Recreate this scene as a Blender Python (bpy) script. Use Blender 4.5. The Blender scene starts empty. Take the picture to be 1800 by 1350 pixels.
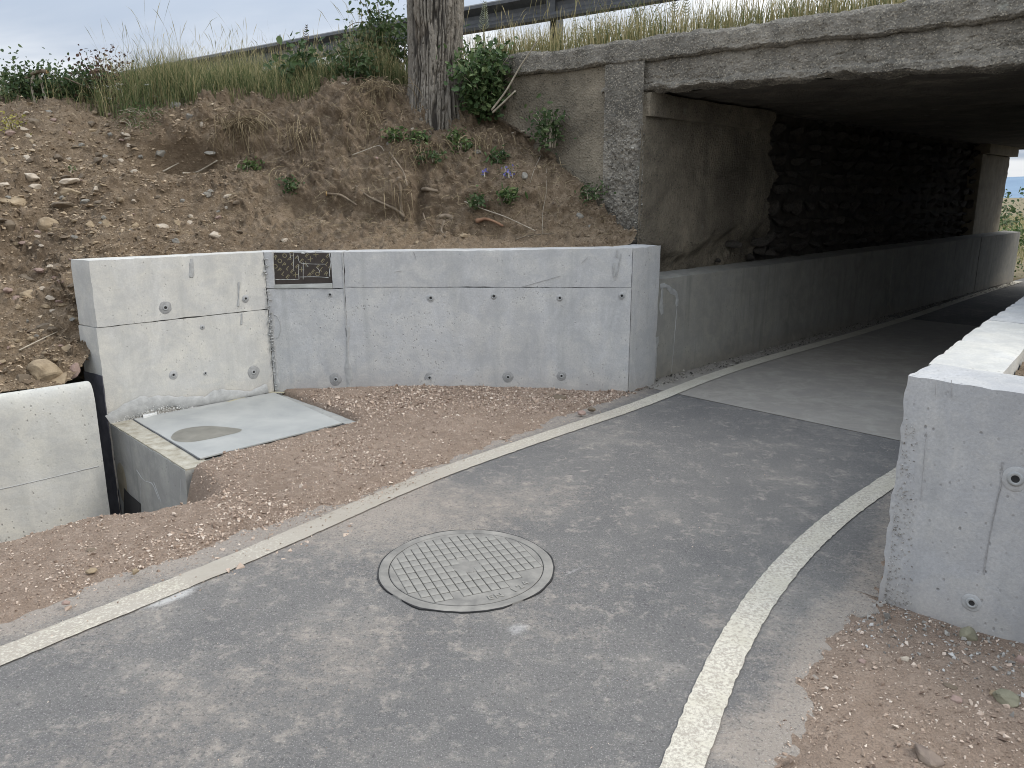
import bpy, bmesh, math, random
import numpy as np
from mathutils import Vector, Matrix
from mathutils.bvhtree import BVHTree

rnd = random.Random(7)
rs = np.random.RandomState(11)
R = math.radians
S = bpy.context.scene
COL = S.collection

# ------------------------------------------------------------------ camera, sky, sun, exposure
F = 1352.0
PITCH = math.atan(329 / 1352.0)
EYE = 1.6
cam_d = bpy.data.cameras.new('camera'); cam = bpy.data.objects.new('camera', cam_d); COL.objects.link(cam)
cam.location = (0, 0, EYE); cam.rotation_euler = (math.pi / 2 - PITCH, 0, 0)
cam_d.sensor_width = 36.0; cam_d.lens = 36.0 * F / 1800.0; cam_d.clip_start = 0.05; cam_d.clip_end = 20000
S.camera = cam

SUN_EL, SUN_AZ = R(46), R(100)      # azimuth clockwise from +Y (camera forward)
sun_d = bpy.data.lights.new('sun', 'SUN'); sun = bpy.data.objects.new('sun', sun_d); COL.objects.link(sun)
sun_d.energy = 1.4; sun_d.angle = R(24); sun_d.color = (1.0, 0.93, 0.84)
sd = Vector((math.sin(SUN_AZ) * math.cos(SUN_EL), math.cos(SUN_AZ) * math.cos(SUN_EL), math.sin(SUN_EL)))
sun.rotation_euler = sd.to_track_quat('Z', 'Y').to_euler(); sun.location = (20, -10, 30)

S.view_settings.view_transform = 'Standard'; S.view_settings.look = 'None'
S.view_settings.exposure = 0.40; S.view_settings.gamma = 1.0; S.view_settings.use_curve_mapping = False
S.render.engine = 'CYCLES'
S.cycles.max_bounces = 6; S.cycles.diffuse_bounces = 3; S.cycles.glossy_bounces = 2; S.cycles.transmission_bounces = 3
S.cycles.use_denoising = True; S.cycles.filter_width = 1.0


class NT:
    """short helper for node trees"""
    def __init__(self, tree):
        self.t = tree; self.n = tree.nodes; self.l = tree.links
    def add(self, typ, ins=None, **props):
        nd = self.n.new(typ)
        for k, v in props.items(): setattr(nd, k, v)
        for k, v in (ins or {}).items(): self.set(nd, k, v)
        return nd
    def set(self, nd, k, v):
        sock = nd.inputs[k]
        if isinstance(v, bpy.types.NodeSocket): self.l.new(v, sock)
        elif isinstance(v, bpy.types.Node): self.l.new(v.outputs[0], sock)
        else:
            if sock.type == 'RGBA' and len(v) == 3: v = (*v, 1)
            sock.default_value = v
    def math(self, op, a, b=None, clamp=False):
        nd = self.add('ShaderNodeMath', {0: a}, operation=op, use_clamp=clamp)
        if b is not None: self.set(nd, 1, b)
        return nd.outputs[0]
    def mix(self, fac, a, b, blend='MIX'):
        nd = self.add('ShaderNodeMix', {0: fac, 6: a, 7: b}, data_type='RGBA', blend_type=blend)
        return nd.outputs[2]
    def mapr(self, v, a, b, c=0.0, d=1.0, smooth=False):
        nd = self.add('ShaderNodeMapRange', {0: v, 1: a, 2: b, 3: c, 4: d})
        if smooth: nd.interpolation_type = 'SMOOTHSTEP'
        return nd.outputs[0]
    def noise(self, vec, scale, detail=4, rough=0.55, dist=0.0):
        nd = self.add('ShaderNodeTexNoise', {'Scale': scale, 'Detail': detail, 'Roughness': rough, 'Distortion': dist})
        if vec is not None: self.l.new(vec, nd.inputs['Vector'])
        return nd.outputs['Fac']
    def scale(self, vec, s, loc=(0, 0, 0), rot=(0, 0, 0)):
        nd = self.add('ShaderNodeMapping', {'Vector': vec, 'Scale': s, 'Location': loc, 'Rotation': rot})
        return nd.outputs[0]


w = bpy.data.worlds.new('World'); S.world = w; w.use_nodes = True
w.node_tree.nodes.clear(); k = NT(w.node_tree)
gen = k.add('ShaderNodeTexCoord').outputs['Generated']
sky = k.add('ShaderNodeTexSky', sky_type='NISHITA', sun_disc=False, sun_elevation=SUN_EL, sun_rotation=SUN_AZ)
sep = k.add('ShaderNodeSeparateXYZ', {0: gen})
zc = k.math('MAXIMUM', sep.outputs[2], 0.0)
den = k.math('ADD', zc, 0.16)
flat = k.add('ShaderNodeCombineXYZ', {0: k.math('DIVIDE', sep.outputs[0], den), 1: k.math('DIVIDE', sep.outputs[1], den), 2: 0.0}).outputs[0]
n1 = k.noise(k.scale(flat, (0.55, 0.9, 1), loc=(3.1, 1.7, 0)), 1.0, 7, 0.50, 0.5)
n2 = k.noise(k.scale(flat, (0.35, 0.5, 1), loc=(7.7, 4.2, 0)), 1.0, 4, 0.5)
shade = k.mapr(n1, 0.38, 0.62, smooth=True)
cloud = k.mix(shade, (4.6, 5.35, 6.5, 1), (9.9, 10.1, 10.3, 1))
cie = k.math('ADD', k.math('MULTIPLY', zc, 1.40), 0.62)      # overcast sky brightens towards the zenith
cloud = k.mix(1.0, cloud, k.add('ShaderNodeCombineColor', {0: cie, 1: cie, 2: cie}).outputs[0], 'MULTIPLY')
gap = k.mapr(n2, 0.62, 0.76, 0.0, 0.35, smooth=True)
skyc = k.mix(gap, cloud, sky.outputs[0])
bgn = k.add('ShaderNodeBackground', {'Color': skyc, 'Strength': 0.1})
wo = k.add('ShaderNodeOutputWorld', {'Surface': bgn.outputs[0]})

# ------------------------------------------------------------------ places: u runs along the underpass, v across it, z up
TU = R(45.7); SU, CU = math.sin(TU), math.cos(TU)
SKEW = 0.155
def W(u, v, z=0.0): return (u * SU + v * CU, u * CU - v * SU, z)
def WA(u, v, z): return np.stack([u * SU + v * CU, u * CU - v * SU, z], -1)
def UV(x, y): return (x * SU + y * CU, x * CU - y * SU)
def faceu(v, off=0.0): return 5.66 + off + SKEW * (v + 4.2)
def ray(px, py):
    x = (px - 900) / F; y = -(py - 675) / F
    return Vector((x, math.cos(PITCH) + y * math.sin(PITCH), -math.sin(PITCH) + y * math.cos(PITCH)))
def G(px, py, z=0.0):
    d = ray(px, py); t = (z - EYE) / d[2]; return (d[0] * t, d[1] * t, z)

# ------------------------------------------------------------------ numpy value noise
_perm = np.random.RandomState(3).permutation(4096)
_vals = np.random.RandomState(4).rand(4096)
def vnoise(P, seed=0):
    P = np.asarray(P, float) + seed * 17.31
    i = np.floor(P).astype(np.int64); f = P - i; f = f * f * (3 - 2 * f)
    out = 0
    for dx in (0, 1):
        wx = f[..., 0] if dx else 1 - f[..., 0]
        for dy in (0, 1):
            wy = f[..., 1] if dy else 1 - f[..., 1]
            for dz in (0, 1):
                wz = f[..., 2] if dz else 1 - f[..., 2]
                h = _perm[(i[..., 0] + dx) & 4095]; h = _perm[(h + i[..., 1] + dy) & 4095]; h = _perm[(h + i[..., 2] + dz) & 4095]
                out = out + wx * wy * wz * _vals[h]
    return out * 2 - 1
def fbm(P, octv=4, seed=0, gain=0.5):
    P = np.asarray(P, float); a = 1.0; o = 0
    for q in range(octv):
        o = o + a * vnoise(P * (2.03 ** q), seed + q); a *= gain
    return o
def smooth(a, b, x):
    t = np.clip((x - a) / (b - a), 0, 1); return t * t * (3 - 2 * t)

# ------------------------------------------------------------------ mesh helpers
def tag(o, label=None, cat=None, group=None, kind=None):
    if label: o['label'] = label
    if cat: o['category'] = cat
    if group: o['group'] = group
    if kind: o['kind'] = kind
    return o
def setparent(o, p):
    if p is not None:
        o.parent = p
        o.matrix_parent_inverse = Matrix.Translation(-Vector(p.location)) if p.type == 'EMPTY' else Matrix.Identity(4)
        if p.type == 'EMPTY' and (p.rotation_euler.z or p.scale.x != 1):
            o.matrix_parent_inverse = Matrix.Identity(4)
    return o
def empty(name, loc, label, cat, group=None):
    o = bpy.data.objects.new(name, None); COL.objects.link(o); o.location = loc
    o.empty_display_size = 0.1
    return tag(o, label, cat, group)
def mesh(name, V, Fc, mat, parent=None, smoothf=True, tint=None, mids=None):
    """V (n,3); Fc: list of arrays (each (m,k)) or list of tuples"""
    me = bpy.data.meshes.new(name)
    V = np.asarray(V, np.float32)
    if isinstance(Fc, np.ndarray): Fc = [Fc]
    if len(Fc) and not isinstance(Fc[0], np.ndarray):
        me.from_pydata([tuple(map(float, p)) for p in V], [], [tuple(int(i) for i in f) for f in Fc])
    else:
        idx = np.concatenate([f.reshape(-1) for f in Fc]).astype(np.int32)
        cnt = np.concatenate([np.full(len(f), f.shape[1]) for f in Fc]).astype(np.int32)
        st = np.concatenate([[0], np.cumsum(cnt)[:-1]]).astype(np.int32)
        me.vertices.add(len(V)); me.vertices.foreach_set('co', V.reshape(-1))
        me.loops.add(len(idx)); me.loops.foreach_set('vertex_index', idx)
        me.polygons.add(len(cnt)); me.polygons.foreach_set('loop_start', st)
        me.update(calc_edges=True)
    mats = mat if isinstance(mat, (list, tuple)) else [mat]
    for m in mats: me.materials.append(m)
    if mids is not None: me.polygons.foreach_set('material_index', np.asarray(mids, np.int32))
    me.polygons.foreach_set('use_smooth', np.full(len(me.polygons), bool(smoothf)))
    if tint is not None:
        at_ = me.attributes.new('tint', 'FLOAT', 'FACE' if len(tint) == len(me.polygons) else 'POINT')
        at_.data.foreach_set('value', np.asarray(tint, np.float32))
    me.validate(); me.update()
    o = bpy.data.objects.new(name, me); COL.objects.link(o)
    return setparent(o, parent)
def gridfaces(nx, ny, off=0, flip=False):
    i, j = np.meshgrid(np.arange(nx - 1), np.arange(ny - 1), indexing='ij')
    a = (i * ny + j + off).reshape(-1); b = ((i + 1) * ny + j + off).reshape(-1)
    q = np.stack([a, b, b + 1, a + 1], 1)
    return q[:, ::-1] if flip else q
def sheet(name, P, mat, parent=None, flip=False, smoothf=True):
    """P (nx,ny,3) grid"""
    nx, ny = P.shape[:2]
    return mesh(name, P.reshape(-1, 3), gridfaces(nx, ny, 0, flip), mat, parent, smoothf)

def cbox(name, quad, z0, z1, mat, parent=None, res=0.05, amp=0.0015, chip=0.010, bulge=0.0, freq=9.0):
    """cast block on a ground quad (front-left, front-right, back-right, back-left); z1 may be 4 heights.
    its faces are finely divided, slightly uneven and its edges are chipped"""
    q = np.array(quad, float)[:, :2]
    z1 = np.full(4, z1) if np.isscalar(z1) else np.array(z1, float)
    z0 = np.full(4, z0) if np.isscalar(z0) else np.array(z0, float)
    L = [max(np.linalg.norm(q[1] - q[0]), np.linalg.norm(q[2] - q[3])), max(np.linalg.norm(q[3] - q[0]), np.linalg.norm(q[2] - q[1])), float(np.max(z1 - z0))]
    N = [int(min(160, max(2, math.ceil(l / res)))) for l in L]
    cen = np.array([*q.mean(0), (z0.mean() + z1.mean()) / 2])
    def pos(a, b, c):
        w4 = [(1 - a) * (1 - b), a * (1 - b), a * b, (1 - a) * b]
        xy = sum(w4[i][..., None] * q[i] for i in range(4))
        zz = sum(w4[i] * (z0[i] * (1 - c) + z1[i] * c) for i in range(4))
        P = np.concatenate([xy, zz[..., None]], -1)
        d = np.sort(np.stack([np.minimum(a, 1 - a) * L[0], np.minimum(b, 1 - b) * L[1], np.minimum(c, 1 - c) * L[2]], -1), -1)
        e = np.clip(1 - d[..., 1] / 0.035, 0, 1)           # near an edge
        inw = cen - P; inw /= np.linalg.norm(inw, axis=-1, keepdims=True) + 1e-9
        ch = chip * e * (0.25 + np.clip(fbm(P * 21, 3, 5) + 0.15, 0, 1.5))
        nv = np.stack([fbm(P * freq, 3, s) for s in (21, 41, 61)], -1) * amp + np.stack([vnoise(P * 1.3, s) for s in (22, 42, 62)], -1) * amp * 1.6
        return P + nv + inw * ch[..., None]
    V = []; Fs = []; off = 0
    def axis(n): return np.linspace(0, 1, n + 1)
    for fx, (i, j) in (((2), (0, 1)), ((1), (0, 2)), ((0), (1, 2))):
        for side in (0.0, 1.0):
            A, B = np.meshgrid(axis(N[i]), axis(N[j]), indexing='ij')
            c3 = [None] * 3; c3[fx] = np.full_like(A, side); c3[i] = A; c3[j] = B
            P = pos(*c3); V.append(P.reshape(-1, 3))
            Fs.append(gridfaces(N[i] + 1, N[j] + 1, off, flip=((side == 0.0) != (fx == 1)))); off += P.shape[0] * P.shape[1]
    return mesh(name, np.concatenate(V), [np.concatenate(Fs)], mat, parent, True)

def tube_np(pts, rad, sides=7, jitter=0.0, seed=0):
    pts = np.array(pts, float); n = len(pts); rad = np.full(n, rad) if np.isscalar(rad) else np.array(rad, float)
    tan = np.gradient(pts, axis=0); tan /= np.linalg.norm(tan, axis=1, keepdims=True) + 1e-9
    ref = np.array([0.13, 0.31, 0.94]); V = []
    for a in range(n):
        r = ref if abs(tan[a] @ ref) < 0.93 else np.array([1.0, 0, 0])
        x = np.cross(tan[a], r); x /= np.linalg.norm(x); y = np.cross(tan[a], x)
        ang = np.arange(sides) / sides * 2 * math.pi
        rr = rad[a] * (1 + jitter * vnoise(np.stack([np.cos(ang) * 2, np.sin(ang) * 2, np.full(sides, a * 0.7)], -1), seed))
        V.append(pts[a] + np.cos(ang)[:, None] * x * rr[:, None] + np.sin(ang)[:, None] * y * rr[:, None])
    V = np.concatenate(V); Fq = []
    for a in range(n - 1):
        for s in range(sides):
            s2 = (s + 1) % sides; Fq.append((a * sides + s, a * sides + s2, (a + 1) * sides + s2, (a + 1) * sides + s))
    caps = [tuple(range(sides - 1, -1, -1)), tuple((n - 1) * sides + s for s in range(sides))]
    return V, Fq + caps
class MB:
    """gathers pieces that make one part"""
    def __init__(self): self.V = []; self.F = []; self.T = []; self.n = 0
    def put(self, V, Fc, tint=0.5):
        self.V.append(np.asarray(V, float)); self.F += [tuple(int(i) + self.n for i in f) for f in Fc]
        self.T += [tint] * len(Fc); self.n += len(V)
    def tube(self, pts, rad, sides=6, tint=0.5, jitter=0.0): self.put(*tube_np(pts, rad, sides, jitter, self.n), tint)
    def box(self, c, sx, sy, sz, rot=0.0, tint=0.5):
        v = np.array([[x, y, z] for x in (-.5, .5) for y in (-.5, .5) for z in (-.5, .5)]) * (sx, sy, sz)
        cr, sr = math.cos(rot), math.sin(rot)
        v = np.stack([v[:, 0] * cr - v[:, 1] * sr, v[:, 0] * sr + v[:, 1] * cr, v[:, 2]], -1) + c
        self.put(v, [(0, 1, 3, 2), (4, 6, 7, 5), (0, 4, 5, 1), (2, 3, 7, 6), (0, 2, 6, 4), (1, 5, 7, 3)], tint)
    def build(self, name, mat, parent=None, smoothf=True):
        return mesh(name, np.concatenate(self.V), self.F, mat, parent, smoothf, self.T)

# ---- stones
def hullstone(seed, npt=13, flat=0.7):
    r = np.random.RandomState(seed); bm = bmesh.new()
    p = r.normal(size=(npt, 3)); p /= np.linalg.norm(p, axis=1, keepdims=True); p *= r.uniform(0.72, 1.0, (npt, 1))
    p *= np.array([1.0, r.uniform(0.6, 0.9), flat * r.uniform(0.7, 1.1)])
    for v in p: bm.verts.new(v)
    res = bmesh.ops.convex_hull(bm, input=bm.verts)
    for v in [v for v in bm.verts if not v.link_faces]: bm.verts.remove(v)
    bmesh.ops.triangulate(bm, faces=bm.faces[:]); bm.verts.index_update()
    V = np.array([v.co[:] for v in bm.verts]); Fc = np.array([[v.index for v in f.verts] for f in bm.faces]); bm.free()
    return V, Fc
PROTO = [hullstone(100 + i, 7 + i % 3, 0.62) for i in range(10)]
def rotmats(n, r):
    q = r.normal(size=(n, 4)); q /= np.linalg.norm(q, axis=1, keepdims=True); a, b, c, d = q.T
    return np.stack([np.stack([1 - 2 * (c * c + d * d), 2 * (b * c - a * d), 2 * (b * d + a * c)], -1),
                     np.stack([2 * (b * c + a * d), 1 - 2 * (b * b + d * d), 2 * (c * d - a * b)], -1),
                     np.stack([2 * (b * d - a * c), 2 * (c * d + a * b), 1 - 2 * (b * b + c * c)], -1)], 1)
def scatter(name, P, size, mat, parent=None, seed=0, flatten=0.0, sink=0.25, kind='stuff', label=None, cat=None, normal=None):
    r = np.random.RandomState(seed + 50); n = len(P); which = r.randint(0, len(PROTO), n)
    V = []; Fs = []; T = []; off = 0; size = np.broadcast_to(size, (n,))
    for pi, (pv, pf) in enumerate(PROTO):
        sel = np.where(which == pi)[0]
        if not len(sel): continue
        M = rotmats(len(sel), r)
        v = np.einsum('nij,pj->npi', M, pv) * (size[sel] / 2)[:, None, None]
        v[..., 2] *= (1 - flatten)
        c = P[sel].copy()
        if normal is not None: c -= normal[sel] * (size[sel] * 0.5 * sink)[:, None]
        else: c[:, 2] += size[sel] * 0.5 * (1 - flatten) * (0.7 - 2 * sink)
        v = v + c[:, None, :]
        Fs.append((pf[None] + (np.arange(len(sel)) * len(pv))[:, None, None] + off).reshape(-1, 3)); off += len(sel) * len(pv)
        V.append(v.reshape(-1, 3)); T.append(np.repeat(r.rand(len(sel)), len(pf)))
    o = mesh(name, np.concatenate(V), [np.concatenate(Fs)], mat, parent, False, np.concatenate(T))
    return tag(o, label, cat, None, kind)

# ------------------------------------------------------------------ materials
def newmat(name):
    m = bpy.data.materials.new(name); m.use_nodes = True; m.node_tree.nodes.clear(); k = NT(m.node_tree)
    k.bsdf = k.add('ShaderNodeBsdfPrincipled'); k.add('ShaderNodeOutputMaterial', {'Surface': k.bsdf.outputs[0]})
    k.co = k.add('ShaderNodeTexCoord').outputs['Object']; return m, k
def bump(k, h, strength=0.5, dist=0.01, base=None):
    ins = {'Height': h, 'Strength': strength, 'Distance': dist}
    if base is not None: ins['Normal'] = base
    return k.add('ShaderNodeBump', ins).outputs[0]
def tintnode(k): return k.add('ShaderNodeAttribute', attribute_name='tint').outputs['Fac']
def ramp(k, fac, stops):
    nd = k.add('ShaderNodeValToRGB', {0: fac}); cr = nd.color_ramp
    while len(cr.elements) < len(stops): cr.elements.new(0.5)
    for e, (p, c) in zip(cr.elements, stops): e.position = p; e.color = (*c, 1)
    return nd.outputs[0]

def concrete(name, base, dark=0.72, warm=(1.0, 0.97, 0.9), holes=True, stains=0.5, rough=0.85, speck=0.12, seedl=(0, 0, 0), splash=0.8):
    m, k = newmat(name); co = k.scale(k.co, (1, 1, 1), loc=seedl)
    big = k.noise(co, 1.1, 5, 0.6, 0.4); mid = k.noise(co, 6.5, 6, 0.65, 0.5)
    vert = k.noise(k.scale(co, (9, 9, 0.7)), 1.0, 4, 0.6); hor = k.noise(k.scale(co, (1.0, 1.0, 11)), 1.0, 3, 0.6)
    fine = k.noise(co, 90, 3, 0.7)
    c = k.mix(k.mapr(big, 0.33, 0.68), tuple(b * dark for b in base), base)
    blo = k.noise(k.scale(co, (2.2, 2.2, 3.4)), 1.0, 6, 0.68, 1.2)
    c = k.mix(k.mapr(blo, 0.45, 0.60, 0, 0.7), c, tuple(b * 0.82 for b in base))
    c = k.mix(k.mapr(k.noise(k.scale(co, (3.0, 3.0, 1.6), loc=(3, 1, 2)), 1.0, 8, 0.72, 0.8), 0.50, 0.66, 0, 0.65), c, tuple(min(1, b * 1.16) for b in base))
    spz = k.add('ShaderNodeSeparateXYZ', {0: k.co}).outputs[2]
    c = k.mix(k.math('MULTIPLY', k.mapr(k.math('ADD', spz, k.math('MULTIPLY', k.math('SUBTRACT', mid, 0.5), -0.35)), 0.0, 0.20, 0.6, 0), splash), c, tuple(b * wv for b, wv in zip(base, (0.78, 0.66, 0.54))))
    c = k.mix(k.mapr(mid, 0.42, 0.72, 0, 0.75), c, tuple(min(1, b * 1.20 * wv) for b, wv in zip(base, warm)))
    c = k.mix(k.mapr(vert, 0.54, 0.76, 0, stains), c, tuple(b * dark * 0.86 * wv for b, wv in zip(base, (0.98, 1.0, 0.98))))
    c = k.mix(k.mapr(hor, 0.52, 0.75, 0, 0.22), c, tuple(b * dark * 0.95 for b in base))
    c = k.mix(k.mapr(fine, 0.35, 0.7, 0, speck * 2), c, tuple(b * 0.62 for b in base))
    h = k.math('ADD', k.math('MULTIPLY', mid, 0.35), k.math('MULTIPLY', fine, 0.2))
    if holes:
        vo = k.add('ShaderNodeTexVoronoi', {'Vector': co, 'Scale': 19.0, 'Randomness': 1.0}, voronoi_dimensions='3D')
        pick = k.mapr(k.add('ShaderNodeSeparateColor', {0: vo.outputs['Color']}).outputs[0], 0.70, 0.95)
        dd = k.math('MULTIPLY', k.mapr(vo.outputs['Distance'], 0.07, 0.15, 1, 0), pick, True)
        v2 = k.add('ShaderNodeTexVoronoi', {'Vector': k.scale(co, (1, 1, 0.6), loc=(4, 2, 7)), 'Scale': 52.0}, voronoi_dimensions='3D')
        p2 = k.mapr(k.add('ShaderNodeSeparateColor', {0: v2.outputs['Color']}).outputs[1], 0.70, 0.705)
        d2 = k.math('MULTIPLY', k.mapr(v2.outputs['Distance'], 0.12, 0.30, 1, 0), k.math('MULTIPLY', p2, k.mapr(mid, 0.4, 0.6)), True)
        dd = k.math('MAXIMUM', dd, d2)
        dd = k.math('MULTIPLY', dd, k.mapr(big, 0.40, 0.60))
        c = k.mix(k.math('MULTIPLY', dd, 0.6), c, tuple(b * 0.28 for b in base))
        h = k.math('SUBTRACT', h, k.math('MULTIPLY', dd, 0.8))
    k.set(k.bsdf, 'Base Color', c); k.set(k.bsdf, 'Roughness', rough)
    k.set(k.bsdf, 'Normal', bump(k, k.math('ADD', h, k.math('MULTIPLY', k.noise(co, 36, 5, 0.7), 0.4)), 0.6, 0.008))
    return m

M = {}
M['wall'] = concrete('new_cast_concrete', (0.50, 0.507, 0.512), 0.74, speck=.24)
M['wall_b'] = concrete('new_cast_concrete_pale', (0.53, 0.53, 0.51), 0.78, stains=0.45, speck=.16, seedl=(5, 3, 1))
M['block'] = concrete('new_cast_concrete_shaded', (0.43, 0.437, 0.448), 0.72, speck=.24, seedl=(9, 1, 4))  # bluer, darker copy: the colour carries the shade on the corner wall's front
M['barrier'] = concrete('precast_concrete', (0.51, 0.512, 0.485), 0.82, stains=0.3, speck=.15, splash=0, seedl=(2, 8, 6))
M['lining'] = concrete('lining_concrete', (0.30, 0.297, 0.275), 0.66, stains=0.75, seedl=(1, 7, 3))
M['tank'] = concrete('tank_concrete', (0.33, 0.34, 0.335), 0.62, stains=0.8, splash=.25, seedl=(6, 2, 9))
M['slab'] = concrete('path_concrete', (0.335, 0.33, 0.315), 0.78, holes=False, stains=0.1, seedl=(3, 3, 3))

def oldconcrete(name, base, lichen=0.6, peb=0.6):
    m, k = newmat(name); co = k.co
    big = k.noise(co, 1.6, 6, 0.62, 0.5); mid = k.noise(co, 9, 6, 0.7); vert = k.noise(k.scale(co, (5, 5, 0.5)), 1, 5, 0.6)
    v = k.add('ShaderNodeTexVoronoi', {'Vector': co, 'Scale': 46.0}); vd = v.outputs['Distance']
    v2 = k.add('ShaderNodeTexVoronoi', {'Vector': co, 'Scale': 110.0}); pc = k.add('ShaderNodeSeparateColor', {0: v2.outputs['Color']}).outputs[0]
    c = k.mix(k.mapr(big, 0.3, 0.7), tuple(b * 0.34 for b in base), tuple(b * 1.3 for b in base))
    c = k.mix(k.mapr(vert, 0.48, 0.7, 0, lichen), c, (base[0] * 0.33, base[1] * 0.34, base[2] * 0.36))
    c = k.mix(k.mapr(mid, 0.45, 0.75, 0, 0.6), c, (base[0] * 0.42, base[1] * 0.42, base[2] * 0.40))
    c = k.mix(k.mapr(pc, 0.74, 0.97, 0, peb), c, (base[0] * 1.8, base[1] * 1.75, base[2] * 1.65))
    c = k.mix(k.math('MULTIPLY', k.mapr(pc, 0.0, 0.16, 0.8, 0), k.mapr(mid, 0.40, 0.60)), c, (0.02, 0.019, 0.017))
    spot = k.add('ShaderNodeTexVoronoi', {'Vector': co, 'Scale': 3.1}); sp = k.mapr(k.math('ADD', spot.outputs['Distance'], k.math('MULTIPLY', mid, 0.12)), 0.13, 0.19, 0.55, 0)
    c = k.mix(k.math('MULTIPLY', sp, lichen), c, (0.30, 0.31, 0.27))
    k.set(k.bsdf, 'Base Color', c); k.set(k.bsdf, 'Roughness', 0.95)
    h = k.math('ADD', k.math('MULTIPLY', k.mapr(vd, 0, 0.6, 1, 0), 0.6), mid)
    k.set(k.bsdf, 'Normal', bump(k, h, 0.9, 0.012)); return m
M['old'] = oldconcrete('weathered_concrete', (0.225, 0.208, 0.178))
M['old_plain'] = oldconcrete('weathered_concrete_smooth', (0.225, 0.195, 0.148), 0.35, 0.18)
M['soffit'] = oldconcrete('shaded_soffit_concrete', (0.125, 0.110, 0.090), 0.5, 0.15)  # base colour lowered to paint the underpass shade onto the deck's underside

def simple(name, c1, c2, scale=8, rough=0.8, metal=0.0, bstr=0.3, bdist=0.004, stretch=(1, 1, 1), spec=0.5, sub=0):
    m, k = newmat(name); co = k.scale(k.co, stretch); n_ = k.noise(co, scale, 6, 0.62, 0.3)
    k.set(k.bsdf, 'Base Color', k.mix(k.mapr(n_, 0.32, 0.68), c1, c2)); k.set(k.bsdf, 'Roughness', rough); k.set(k.bsdf, 'Metallic', metal)
    k.set(k.bsdf, 'Specular IOR Level', spec)
    k.set(k.bsdf, 'Normal', bump(k, k.math('ADD', n_, k.math('MULTIPLY', k.noise(co, scale * 6, 3), 0.4)), bstr, bdist)); return m
def tinted(name, stops, rough=0.85, nscale=30, nmix=0.35, trans=0.0, bstr=0.4):
    m, k = newmat(name); t = tintnode(k); n_ = k.noise(k.co, nscale, 5, 0.65)
    f = k.math('ADD', t, k.math('MULTIPLY', k.math('SUBTRACT', n_, 0.5), nmix), True)
    c = ramp(k, f, stops); k.set(k.bsdf, 'Base Color', c); k.set(k.bsdf, 'Roughness', rough)
    if bstr: k.set(k.bsdf, 'Normal', bump(k, n_, bstr, 0.005))
    if trans:
        k.set(k.bsdf, 'Specular IOR Level', 0.25)
        tr = k.add('ShaderNodeBsdfTranslucent', {'Color': c}); mx = k.add('ShaderNodeMixShader', {0: trans, 1: k.bsdf.outputs[0], 2: tr.outputs[0]})
        out = [n for n in k.n if n.type == 'OUTPUT_MATERIAL'][0]; k.l.new(mx.outputs[0], out.inputs['Surface'])
    return m

# asphalt with pale dust
m, k = newmat('asphalt'); co = k.co
d1 = k.noise(co, 1.15, 6, 0.62, 0.6); d2 = k.noise(co, 7.5, 6, 0.72, 0.4); sp = k.noise(co, 190, 2, 0.6); sp2 = k.noise(co, 75, 3, 0.7)
rub = k.noise(k.scale(co, (5, 34, 1), rot=(0, 0, R(-52))), 1, 4, 0.62)
dust = k.add('ShaderNodeAttribute', attribute_name='tint').outputs['Fac']; spill = k.add('ShaderNodeAttribute', attribute_name='spill').outputs['Fac']
d3 = k.noise(co, 22, 5, 0.75, 0.3)
c = k.mix(k.mapr(d1, 0.34, 0.66), (0.104, 0.102, 0.101), (0.148, 0.142, 0.134))
c = k.mix(k.mapr(k.math('ADD', d2, k.math('MULTIPLY', k.math('SUBTRACT', d1, 0.5), 0.8)), 0.52, 0.86, 0, 0.40), c, (0.32, 0.285, 0.24))
c = k.mix(k.mapr(k.math('ADD', d3, k.math('MULTIPLY', k.math('SUBTRACT', d2, 0.5), 0.9)), 0.55, 0.80, 0, 0.55), c, (0.36, 0.33, 0.29))
c = k.mix(k.mapr(k.math('MULTIPLY', rub, d1), 0.33, 0.46, 0, 0.25), c, (0.34, 0.32, 0.29))
dn = k.math('ADD', k.math('MULTIPLY', k.math('SUBTRACT', d2, 0.5), 0.9), k.math('ADD', k.math('MULTIPLY', k.math('SUBTRACT', d3, 0.5), 1.1), k.math('MULTIPLY', k.math('SUBTRACT', sp2, 0.5), 0.7)))
c = k.mix(k.math('MULTIPLY', k.mapr(k.math('ADD', dust, dn), 0.16, 0.80), 0.72), c, (0.285, 0.245, 0.205))
c = k.mix(k.mapr(k.math('ADD', spill, k.math('MULTIPLY', k.math('SUBTRACT', d3, 0.5), 0.5)), 0.3, 0.6, 0, 0.75), c, (0.46, 0.455, 0.44))
c = k.mix(k.mapr(sp, 0.55, 0.78, 0, 0.8), c, (0.40, 0.38, 0.36))
c = k.mix(k.mapr(sp2, 0.25, 0.46, 0.85, 0), c, (0.040, 0.038, 0.036))
k.set(k.bsdf, 'Base Color', c); k.set(k.bsdf, 'Roughness', 0.9)
k.set(k.bsdf, 'Normal', bump(k, k.math('ADD', sp2, k.math('MULTIPLY', sp, 0.6)), 0.7, 0.004)); M['asphalt'] = m
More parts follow.
